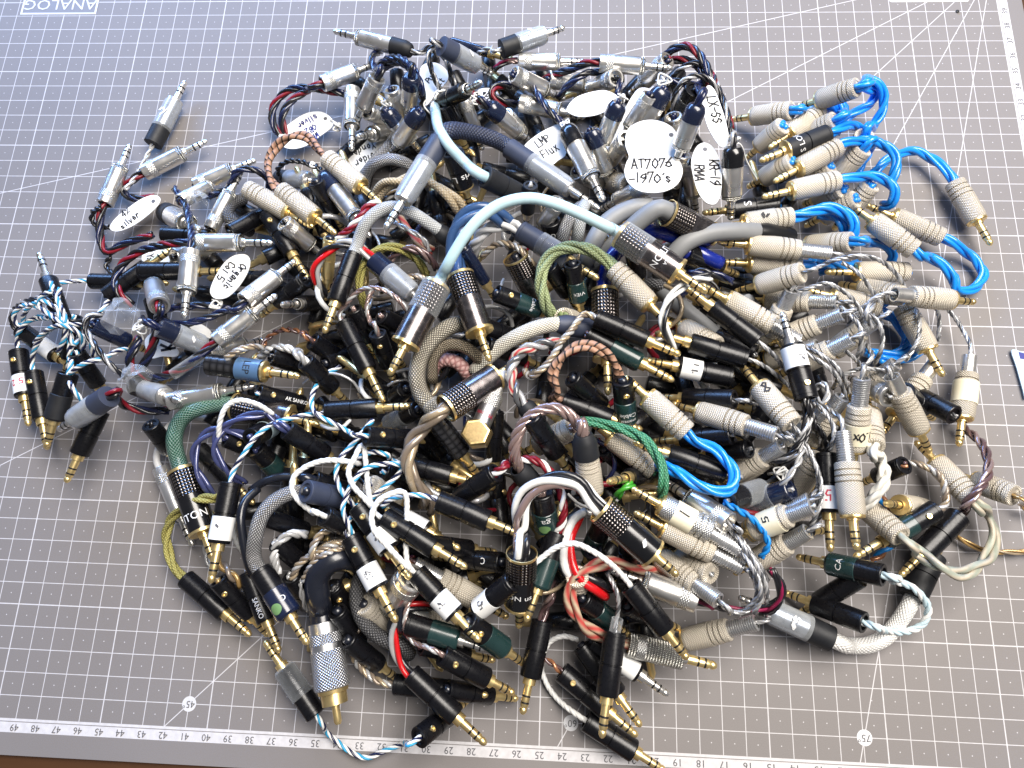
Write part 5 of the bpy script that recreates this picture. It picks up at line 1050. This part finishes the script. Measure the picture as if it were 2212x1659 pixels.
c('right angle plug with brass hexagon and red lettering', 'twhite', [(2130, -60, 44), (2180, -130, 38)], p('ang', 2090, 20, 1870, 520, 46, txt=[('Mkarnic', 2.6, 14.5, 'print_red', 0, True, False)]))
c('slim black plug with gold collar hanging right of the brass hexagon', 'tblk3', None, p('bk', 2075, 240, 2040, 920, 28, r=3.6))
c('slim grey black plug left of the carbon patterned plug', 'tblk3', None, p('bk', 1440, 380, 1740, 820, 22, r=3.6))
c('red and white twist joining two black plugs at centre', 'redw', [(2160, 690, 42), (2300, 650, 46), (2430, 670, 48), (2540, 760, 48), (2620, 900, 48), (2655, 1040, 47), (2650, 1180, 44), (2600, 1290, 40)], p('bk', 2075, 765, 1560, 1110, 42, r=4.4))
c('dark lettered black plug at lower centre, tip hidden', 'tblk3', None, p('bk', 2125, 1540, 1520, 1490, 26, r=4.3, txt=[('C', 4, 8, 'print_white', 0, False, False)]))
c('plug with long gold tip pointing right over the dark lettered one', 'tblk3', None, p('bk', 1460, 1380, 2085, 1458, 30))
c('black plug with small white label behind the screwed lower plug', 'blw', None, p('bkl', 1050, 1040, 1768, 1430, 36, screw=True, r=4.3))
c('black plug left of the grey glassy loop, tip right', 'gry', None, p('bk', 85, 1150, 640, 1350, 24))
c('golden twisted thick cable at lower left centre', 'tan', [(680, 1250, 37), (570, 1290, 41), (500, 1390, 42), (490, 1500, 40), (540, 1600, 33)])
c('grey glassy twist loop at lower left centre', 'gry', [(440, 1300, 28), (290, 1300, 34), (190, 1380, 35), (160, 1490, 34), (190, 1640, 30)])
c('thin grey mesh wire curving to the speckled labelled plug', 'tan', [(310, 1690, 32), (370, 1560, 36), (500, 1470, 38), (640, 1400, 39), (790, 1365, 36)])
c('thin grey wire curving just below the other thin mesh wire', 'tan', [(410, 1700, 35), (490, 1560, 40), (610, 1470, 42), (760, 1420, 39)])
c('spring tailed knurled plug at lower centre, gold tip right', 'cop', [(1330, 1540, 24), (1240, 1520, 20)], p('kns', 1365, 1550, 2185, 2020, 26))
c('knurled plug piece deep under the blue white twists', 'blw', None, p('kn', 990, 870, 1330, 1100, 22))
c('black plug under the golden twisted cable', 'gry', None, p('bk', 175, 1370, 620, 1760, 22))
c('black plug lying across under the blue white twists', 'blw', None, p('bk', 880, 650, 1600, 930, 24))
c('black plug crossing beneath the taupe cable, gold tip', 'blw', None, p('bk', 1100, 760, 1620, 1000, 18))
c('dark teal plug at left behind the blue white twist', 'vio', None, p('bkg', 0, 560, 330, 900, 18, r=4.6))
c('small gold tipped plug pointing right behind the centre left blue black plug', 'tblk3', None, p('bk', 180, 270, 652, 430, 20))
c('black plug at upper edge of the lower left heap', 'tblk3', None, p('bk', 1300, 40, 1010, 260, 18))
c('smoky clear tube beside the blue black screwed plug', 'tblk3', None, p('bkt', 1400, 220, 1000, 420, 20))
c('black plug printed in pale letters at left, under the clear tape', 'vio', None, p('bkl', -40, 470, 250, 300, 26, lab='w_ice', r=4.6, txt=[('3', 5, 19, 'ink', 0, True, True)]))
# ------------------------------------------------------------------
T(2, 2)
rf = c('rose clear thick twisted loop between a knurled plug and a black boot at centre', 'rosefat', [(590, 370, 54), (500, 270, 57), (380, 210, 58), (240, 230, 58), (110, 330, 57), (40, 460, 55), (20, 590, 52), (60, 720, 46), (110, 800, 38)], p('knb', 615, 430, 720, 1130, 50))
sleeve(rf, 50, 730, 46, 210, 900, 36, 5.0, 'rubber')
c('black plug with gold tip inside the rose clear loop', 'tblk3', None, p('bk', 165, 285, 515, 795, 46, r=4.5))
c('black plug right of the chain twisted cable, sloping down right', 'tblk3', None, p('bk', 520, -50, 930, 320, 36))
c('green sleeved lettered plug with brass screw hanging at centre right', 'tblk3', None, p('bkg', 955, -30, 1015, 530, 40, r=4.6, screw=True, txt=[('Cable', 3.4, 19, 'print_white', 0, True, False), ('montal', 2.6, 22.5, 'print_white', 0, True, False)]))
c('bright blue triple cable looping from a knurled plug at centre right', 'blue', [(1620, 480, 48), (1760, 570, 50), (1880, 690, 51), (1930, 810, 51), (1890, 910, 51), (1770, 935, 51), (1640, 890, 51), (1490, 800, 50), (1340, 720, 46), (1220, 700, 38)], p('kn', 1510, 420, 965, -70, 49))
c('spring tailed knurled plug right of the blue cable plug', 'sil', [(2400, 480, 42), (2530, 560, 42), (2620, 700, 42), (2670, 860, 42), (2660, 1040, 40), (2600, 1190, 36), (2550, 1300, 28)], p('kns', 2290, 440, 1375, 165, 42))
c('black plug with frayed silver wires behind the spring tailed plug', 'sil', [(2010, 150, 34), (2120, 180, 30)], p('bk', 1925, 140, 1240, 115, 34, r=4.6))
c('knurled plug under the emerald cable with blue tinted top', 'emer', None, p('kn', 1235, 745, 630, 285, 38))
c('knurled plug crossing under the rose clear loop', 'rosefat', None, p('kn', 525, 375, 50, 620, 34))
c('black plug with gold collar between the emerald and bright blue cables', 'sil', [(1900, 790, 38), (1990, 800, 32)], p('bk', 1845, 770, 1040, 500, 42, r=4.5))
c('gold tipped black plug level under the bright blue cable', 'sil', None, p('bk', 1900, 440, 1205, 500, 32, r=4.4))
c('emerald green cloth cable arching over knurled plugs', 'emer', [(560, 330, 44), (750, 335, 46), (930, 385, 48), (1100, 455, 50), (1220, 570, 51), (1290, 720, 51), (1310, 860, 50), (1290, 1000, 42)])
c('silver spring tailed plug with a cream label and two letters', 'sil', [(2050, 1510, 42), (2150, 1640, 36)], p('kns', 1970, 1430, 1030, 900, 46, bm='knurl_silver', labz=(24, 34), txt=[('Vi', 4.5, 30, 'ink', 0, True, True)]))
c('silver plug with open knurled back under the bright blue loop', 'sil', [(1960, 1310, 38), (2060, 1450, 36), (2140, 1570, 34), (2210, 1700, 28)], p('sv', 1875, 1205, 1330, 850, 40, f=1.1))
LA = p('lt', 765, 1075, 1440, 1660, 52, bm='black_gloss', txt=[('~', 5, 24, 'print_white', 0, True, True)])
LB = p('lt', 85, 1460, 60, 2110, 40, bm='black_gloss', txt=[('^ON us', 4, 22, 'print_white', 0, True, False)])
c('thick white, black and clear wires bending between two black ringed plugs', 'mix', [(700, 950, 55), (570, 860, 58), (410, 820, 59), (250, 860, 58), (120, 960, 56), (70, 1100, 53), (80, 1280, 48)], LA, LB)
c('spring tailed knurled plug with gold flange below the lettered silver one', 'sil', [(2060, 1610, 38), (2140, 1720, 32)], p('kns', 1990, 1590, 1050, 1105, 42))
c('spring tailed knurled plug, lowest of the three parallel ones', 'sil', [(1900, 1980, 26), (2030, 1960, 26), (2110, 1870, 28), (2110, 1740, 30), (2060, 1620, 28)], p('kns', 1785, 1875, 1110, 1370, 32))
c('white twisted wire arching across the lower centre between two black plugs', 'wht', [(140, 1620, 44), (270, 1490, 49), (410, 1400, 52), (540, 1380, 53), (670, 1430, 52), (810, 1520, 50), (930, 1620, 46)], q(1, 3, 'bkl', 2225, 45, 1728, 442, 38, r=4.5, txt=[('~5', 3, 19, 'ink_grey', .2, False, True)]), q(2, 3, 'bk', 1020, 80, 1522, 722, 40, r=4.5))
T(2, 2)
c('red, white and black thick wires twisting down at lower centre', 'rwb', [(600, 1110, 34), (520, 1200, 38), (470, 1340, 40), (470, 1480, 40), (510, 1610, 40), (600, 1690, 39), (720, 1740, 38), (830, 1800, 32)])
c('red and tan cloth cable looping to a ridged silver plug', 'redc', [(980, 2230, 22), (860, 2210, 24), (710, 2150, 28), (600, 2060, 33), (530, 1950, 36), (500, 1830, 38), (540, 1700, 40), (660, 1590, 41), (830, 1545, 42), (980, 1570, 40), (1130, 1610, 34), (1270, 1640, 24)], q(2, 3, 'sv', 1000, 590, 1775, 780, 21, f=1.15, bm='ridged', tip='gold'))
T(2, 2)
c('gold tipped plug pointing left beside the bright green wire', 'tblk3', None, p('bk', 1270, 760, 825, 845, 36, 1))
c('short bright green wire above the black ringed plug', 'grass', [(1050, 862, 42), (965, 900, 43), (905, 985, 38)])
c('dark green lettered plug with round emblem at lower centre', 'rosefat', None, p('bkg', 250, 930, 330, 1430, 40, r=5, emb=.2, txt=[('ga', 5, 16, 'print_white', 0, True, False)]))
c('dark green black plug behind the black ringed plug', 'tblk3', None, p('bkg', 800, 1180, 600, 1620, 28, r=4.4))
c('teal sleeved plug with gold tip pointing down left at lower centre', 'redw', None, p('bkg', 390, 1290, 118, 2060, 40, r=4.7))
c('knurled plug with cream label and scribble right of the blue loop', 'sil', None, p('kns', 2600, 1060, 1880, 1330, 42, labz=(20, 33), txt=[('N 5', 4, 27, 'ink', 0, True, True)]))
c('thin blue twist curling down right of the silver plugs', 'bluethin', [(1830, 1020, 44), (1950, 1085, 46), (2080, 1170, 46), (2180, 1290, 44), (2210, 1400, 42), (2150, 1500, 38)])
c('clear sleeved black plug below the bright blue loop', 'sil', None, p('bkt', 1860, 1010, 2330, 860, 34, r=4.8))
c('black plug lying right of the bright blue loop', 'sil', None, p('bk', 2050, 560, 1520, 640, 28))
c('spring tailed plug right of the bright blue loop, coil up right', 'sil', None, p('kns', 2330, 540, 1760, 860, 28))
c('dark wires bundle sweeping down right of the lettered silver plug', 'sil', [(1860, 1240, 46), (1980, 1370, 50), (2090, 1530, 50), (2180, 1700, 48), (2210, 1850, 44)])
c('grey twist following the dark wires bundle', 'sil', [(1960, 1430, 48), (2060, 1560, 50), (2130, 1700, 49), (2150, 1850, 46), (2090, 1980, 40)])
c('knurled plug showing dull gold below the black ringed plug', 'sil', None, p('kn', 1720, 1640, 1300, 1420, 28))
c('plug with upright gold tip beside the black ringed plug', 'tblk3', None, p('bk', 1000, 1290, 1015, 1700, 34))
c('black plug far under the emerald cable', 'tblk3', None, p('bk', 800, 560, 1180, 900, 20))
c('black plug under the blue loop, gold tip left', 'tblk3', None, p('bk', 1650, 960, 1190, 800, 24))
c('black plug beneath the white twisted arch', 'tblk3', None, p('bk', 700, 1440, 920, 1800, 24))
T(3, 2)
c('knurled plug with shiny back sleeve and one pencilled figure, right of centre', 'sil', [(250, 440, 42), (350, 560, 42), (410, 710, 41), (440, 870, 40), (420, 1020, 36), (370, 1130, 30)], p('kn', 205, 350, -240, -170, 44, txt=[('8', 5, 21, 'ink', 0, True, True)]))
c('upright spring tailed plug with cream label and inked word, right side', 'sil', [(840, -150, 34), (900, -240, 32), (860, -340, 26)], p('kns', 815, -50, 722, 800, 36, labz=(25, 36), txt=[('LOx', 4.5, 31, 'ink', 0, True, True)]))
c('upright spring tailed plug, nearest of the right side, gold tip down', 'sil', [(590, 340, 42), (540, 230, 40), (450, 170, 36), (380, 140, 30)], p('kns', 645, 410, 768, 1440, 46))
c('black plug with clear white label standing left of the nearest spring plug', 'bkk', [(480, 540, 38), (450, 430, 40), (400, 330, 40), (360, 220, 38)], p('bkl', 505, 600, 540, 1455, 36, r=4.6, txt=[('5', 4, 19, 'print_red', .4, True, True)]))
c('chunky dirty white cable bending between knurled plugs at right', 'whf', [(960, 640, 28), (1000, 750, 30), (980, 880, 30), (900, 980, 28), (830, 1050, 24), (760, 1080, 18)], p('kn', 910, 545, 850, 90, 26))
K1 = p('kn', 1150, 1320, 640, 900, 20); K2 = p('kn', 1760, 990, 1270, 490, 14)
c('thick patinated green tan cable looping between two knurled plugs at lower right', 'pat', [(1290, 1450, 24), (1460, 1575, 30), (1650, 1640, 26), (1830, 1570, 20), (1935, 1420, 14), (1950, 1260, 12), (1890, 1120, 12)], K1, K2)
c('knurled plug at the far right under the brown wires', 'tan4', [(2190, 1050, 7), (2260, 1100, 7), (2330, 1100, 6)], p('kn', 2130, 965, 1600, 770, 8))
c('brown glassy wires winding from the cream labelled plug to a black plug', 'brn', [(1620, 1160, 18), (1700, 1050, 24), (1800, 940, 28), (1890, 800, 26), (1900, 660, 22), (1850, 520, 16), (1760, 430, 10), (1690, 380, 6)], p('bk', 1650, 1140, 1135, 1665, 17, r=5, bm='black'))
c('black and green plug with screw and champagne twist at lower right', 'tan', [(1515, 1010, 22), (1545, 900, 24), (1480, 790, 24), (1350, 710, 22), (1190, 685, 18), (1050, 740, 12)], p('bkg', 1450, 1085, 738, 1502, 22, r=4.5, screw=True))
c('blue and copper twist lying under the knurled plug at lower right', 'blc', [(960, 980, 8), (1050, 1070, 8), (1100, 1170, 8), (1100, 1300, 7), (1020, 1420, 7), (900, 1540, 7)])
c('thin gold wires trailing to the right edge of the picture', 'tan4', [(1560, 1250, 6), (1650, 1330, 5), (1770, 1400, 5), (1920, 1445, 4), (2110, 1455, 4), (2330, 1445, 4)])
GG = p('bkg', 1000, 1655, 240, 1490, 24, r=4.7, txt=[('CA', 4, 19, 'print_white', 0, True, False)])
T(3, 3)
HH = p('bk', 835, 405, 138, 140, 14, r=4.6, bm='black')
c('ice white twisted cable looping between a dark green plug and a black plug', 'ice', [(1080, 40, 20), (1230, 90, 18), (1350, 200, 16), (1385, 310, 13), (1320, 430, 10), (1180, 480, 9), (1020, 470, 11)], GG, HH)
T(3, 2)
c('knurled spring tailed plug at lower right of the cluster, coil up right', 'sil', [(390, 970, 38), (440, 860, 40), (420, 720, 40), (350, 600, 40), (260, 490, 40), (150, 420, 38), (50, 390, 34)], p('kns', 370, 1000, -360, 1380, 34))
c('lowest bright coil spring plug of the cluster', 'sil', [(400, 1220, 30), (460, 1110, 32), (470, 960, 36), (440, 800, 38)], p('kns', 350, 1270, -300, 1640, 32))
c('black plug near the right edge with gold tip behind a knurled plug', 'sil', None, p('bk', 1610, 270, 1060, -20, 16, r=4.5))
c('gold tip poking out below the black plug near the right edge', 'sil', None, p('bk', 1180, 60, 1430, 305, 9, -1))
c('round chrome cap between the upright cream label plug and the shiny tube', 'sil', None, p('sv', 1050, 110, 700, -60, 22, f=1.1))
c('spring tailed plug behind the upright cream labelled one', 'sil', None, p('kns', 640, 110, 240, 640, 26))
c('spring tailed plug left of the thin black cords', 'sil', None, p('kns', 480, 230, 60, 720, 22))
c('brown tinted spring plug in the dark middle of the cluster', 'sil', None, p('kns', 120, 530, -370, 870, 26))
c('black cord bundle falling from the white labelled black plug', 'bkw', [(330, 130, 40), (360, 280, 41), (330, 450, 40), (260, 600, 38), (140, 700, 34), (0, 770, 28)])
c('second black cord falling beside the bundle', 'bkw', [(310, 140, 44), (330, 300, 44), (280, 480, 43), (180, 620, 40), (40, 690, 34)])
c('grey wires crossing to the fluffy thread at right of centre', 'clr', [(300, 560, 46), (260, 680, 47), (180, 800, 46), (110, 900, 42)])
knot('white fluffy thread among the grey wires right of centre', 130, 770, 36, 3.4)
c('blue black plug in a clear sleeve among the grey wires', 'sil', None, p('bkt', 200, 910, -380, 1110, 30, r=4.8, bm='navy_shrink'))
c('knurled plug with gold flange lying behind the black green screwed plug', 'tan4', None, p('kn', 1340, 1075, 1010, 1030, 8, 1))
c('gold tipped plug under the chunky white cable', 'cop', None, p('bk', 1180, 700, 800, 860, 9))
c('light knurled plug in the dark gap right of centre', 'sil', None, p('kn', 430, 620, 130, 1120, 18))
c('dark gold tipped plug beneath the lowest coil', 'sil', None, p('bk', 60, 1250, 520, 1270, 14))
c('clear grey loop over the coils at right of centre', 'sil', [(400, 160, 42), (480, 230, 45), (550, 330, 46), (570, 450, 45), (540, 570, 40)])
c('clear twist curling round the middle coils', 'clr', [(400, 50, 38), (470, -10, 42), (520, 80, 43), (470, 170, 42), (410, 110, 40)])
# ------------------------------------------------------------------
T(1, 3)
c('black plug with white side printing standing at lower left', 'amber', None, p('bk', -70, -30, 205, 665, 18, r=4.5, txt=[('SANKO', 3.2, 19, 'print_white', 0, False, False)]))
c('black plug beside the olive cable plug', 'amber', None, q(0, 3, 'bk', 1880, 40, 2330, 520, 12, screw=True))
T(1, 3)
c('blue, white and black twist joining two black plugs at the lower edge', 'blw', [(600, 1340, 5), (690, 1420, 4), (800, 1510, 4), (940, 1570, 4), (1100, 1515, 4), (1270, 1450, 5)], p('bkt', 520, 1205, 72, 555, 13, r=4.6), p('bk', 1405, 1400, 1835, 1065, 10, screw=True, r=4.5))
c('black plug with red, silver and black wires, tip near the lower ruler', 'red3', [(1250, 710, 27), (1190, 570, 29), (1175, 430, 31), (1230, 320, 32), (1350, 270, 31), (1510, 255, 26)], p('bk', 1335, 845, 1992, 1458, 26, r=4.6))
c('black plug with rose clear and black twist at lower centre', 'rose', [(1480, 630, 30), (1350, 560, 32), (1290, 440, 34), (1300, 290, 35), (1350, 150, 34), (1390, 30, 28)], p('bk', 1605, 680, 2235, 1018, 28, r=4.6, screw=True))
c('black wire running beside the rose clear twist', 'tblk3', [(1260, 480, 30), (1250, 300, 33), (1280, 150, 34), (1340, 20, 30)])
c('grey black glassy plug with silver tip at lower centre', 'mdark', None, p('bkg', 1305, 415, 2035, 640, 32, r=4.8, tip='nickel'))
c('plug with gold tip pointing right under the grey black glassy plug', 'tblk3', None, p('bk', 1430, 600, 2068, 728, 20))
c('black clear backed plug with golden twist and level gold tip', 'tan', [(1060, 900, 15), (930, 820, 15), (850, 710, 17), (830, 590, 20), (890, 450, 22)], p('bk', 1195, 935, 2008, 1030, 17, r=4.5))
c('black plug with short gold tip behind the golden twist', 'tblk3', None, p('bk', 790, 550, 1225, 892, 15))
c('dark mesh cable curving through the lower centre', 'mdark', [(910, -20, 26), (870, 130, 30), (885, 290, 30), (960, 430, 29), (1090, 540, 27), (1240, 600, 24), (1330, 680, 18)])
c('fat nickel coupler with ridged collar at lower centre', 'tblk3', None, p('sv', 1350, 10, 1050, 380, 28, -1, f=1.5))
c('knurled plug behind the dark mesh cable', 'tblk3', None, p('kn', 930, 240, 1250, 520, 20))
c('black plug with green front and screw pointing down right at lower centre', 'tblk3', None, p('bkg', 1825, 395, 2330, 770, 30, r=4.7, screw=True))
c('fat black cable ending in a large silver phono plug with gold pin', 'tblack', [(540, 200, 32), (530, 20, 36), (590, -90, 38), (700, -150, 38), (820, -140, 32), (920, -60, 20)], p('rca', 575, 400, 712, 1285, 25))
c('black plug with thin white stripe behind the phono plug', 'tblk3', None, p('bk', 700, 300, 1010, 760, 18))
c('black plug deep between the phono plug and dark mesh', 'mdark', None, p('bk', 660, 90, 980, 470, 14, screw=True))
c('spring of a plug lying under the labelled plugs at lower centre', 'tblk3', None, p('kns', 1320, 300, 1790, 560, 18))
c('black plug with brass screw under the grey mesh end', 'gry', None, p('bk', 300, 0, 600, 420, 18))
c('thin grey wires hanging left of the fat black cable', 'clr', [(330, -60, 28), (380, 60, 30), (400, 180, 28), (440, 300, 22)])
c('gold tipped plug at lower centre edge, pointing right', 'tblk3', None, p('bk', 1650, 980, 2265, 1060, 9, 0))
# ------------------------------------------------------------------
T(2, 3)
c('black plug hanging straight at lower centre with smoky wires', 'brn', [(300, 300, 26), (340, 180, 28), (370, 60, 24)], p('bk', 262, 385, 88, 1200, 22, r=4.6))
cs = c('black plug crossing vertically in front, clear shrink behind it, silver tip', 'sil', [(915, 330, 36), (920, 210, 38), (880, 80, 40), (820, -30, 38)], p('bk', 890, 480, 775, 1405, 32, r=4.6))
sleeve(cs, 912, 370, 36, 885, 500, 34, 2.4, 'clear', 'clear_tube', 1)
c('black plug with orange brown wire, gold tip down right', 'cop', [(370, 755, 12), (270, 690, 12), (180, 640, 10)], p('bk', 425, 825, 1088, 1388, 13, r=4.6, screw=True))
c('black plug crossing behind the vertical one, gold tip down right', 'tblk3', None, p('bk', 600, 600, 1118, 1305, 15, r=4.6))
c('plug with white label corner and silver tip at lower right', 'tblk3', None, p('bkl', 690, 560, 1358, 1032, 17, tip='nickel', r=4.2))
c('lowest black plug running off the bottom edge, white braided cord', 'wht', [(520, 1175, 5), (390, 1060, 4), (300, 930, 4), (255, 800, 4), (275, 660, 5), (340, 560, 7), (450, 520, 9), (570, 550, 8)], p('bk', 635, 1245, 1330, 1690, 9, r=4.8))
c('silver plug with knurled back and pink wires at lower right', 'bkm', [(1760, 265, 24), (1960, 295, 20), (2190, 270, 22), (2330, 180, 28), (2320, 60, 32), (2240, -60, 34)], p('sv', 1590, 215, 830, -60, 34, f=1.15))
c('knurled plug with bright coil spring lying on the mat at lower right', 'sil', [(2190, 330, 20), (2200, 180, 26), (2150, 40, 30), (2070, -80, 32)], p('kns', 2115, 400, 1270, 610, 16))
c('smoky wires looping at the lower right edge of the pile', 'sil', [(1790, 230, 38), (1900, 310, 36), (2020, 290, 38), (2110, 190, 42), (2110, 60, 46), (2040, -60, 48)])
c('black plug behind the red and tan loop, gold tips', 'tblk3', None, p('bkg', 600, 190, 1010, 510, 22, r=4.4))
c('black plug in the shadow right of the red loop', 'tblk3', None, p('bk', 1000, 250, 1450, 460, 22, screw=True))
c('glossy black tube in the shadow under the lower right plugs', 'tblk3', [(960, 390, 10), (1120, 370, 12), (1260, 440, 12), (1330, 520, 8)])
c('dark gold flanged plug beside the lower black ringed plug', 'tblk3', None, p('kn', 560, 0, 640, 260, 22, -1))
T(3, 3)
pe = c('thick pearl white mesh cable lying on the mat between two dark boots', 'pearl', [(690, 600, 7), (850, 600, 6), (1000, 540, 6), (1110, 420, 6), (1190, 290, 7)], p('svc', 550, 545, -260, 180, 15, f=1.12, txt=[('~s', 5, 19, 'print_white', 0, True, True)]), p('bk', 1250, 190, 1540, -420, 8, r=5.6, bm='rubber'))
c('black plug lying under the dark green and black pair at lower right', 'tblk3', None, p('bk', 790, 10, 220, 360, 7, r=4.4))
c('magenta striped black loop right of the smoky wires', 'bkm', [(-60, 330, 18), (40, 290, 24), (110, 190, 28), (90, 60, 32), (20, -60, 34)])
# ------------------------------------------------------------------ plugs that only show as dark shapes deep in the pile
T(0, 0)
DEEP()
WIRES()
# a black speck on the bare mat, upper right
T(3, 0)
b = at(*vx(1640, 95), .6); o = link('debris_speck', lathe([(0, 0), (.1, .9), (.5, 1.1), (.9, .4), (1, 0)], 6), 'rubber'); o.location = (b.x, b.y, 0); tag(o, 'tiny dark speck on the bare mat near the right ruler', 'speck')
print('cables', NC[0])
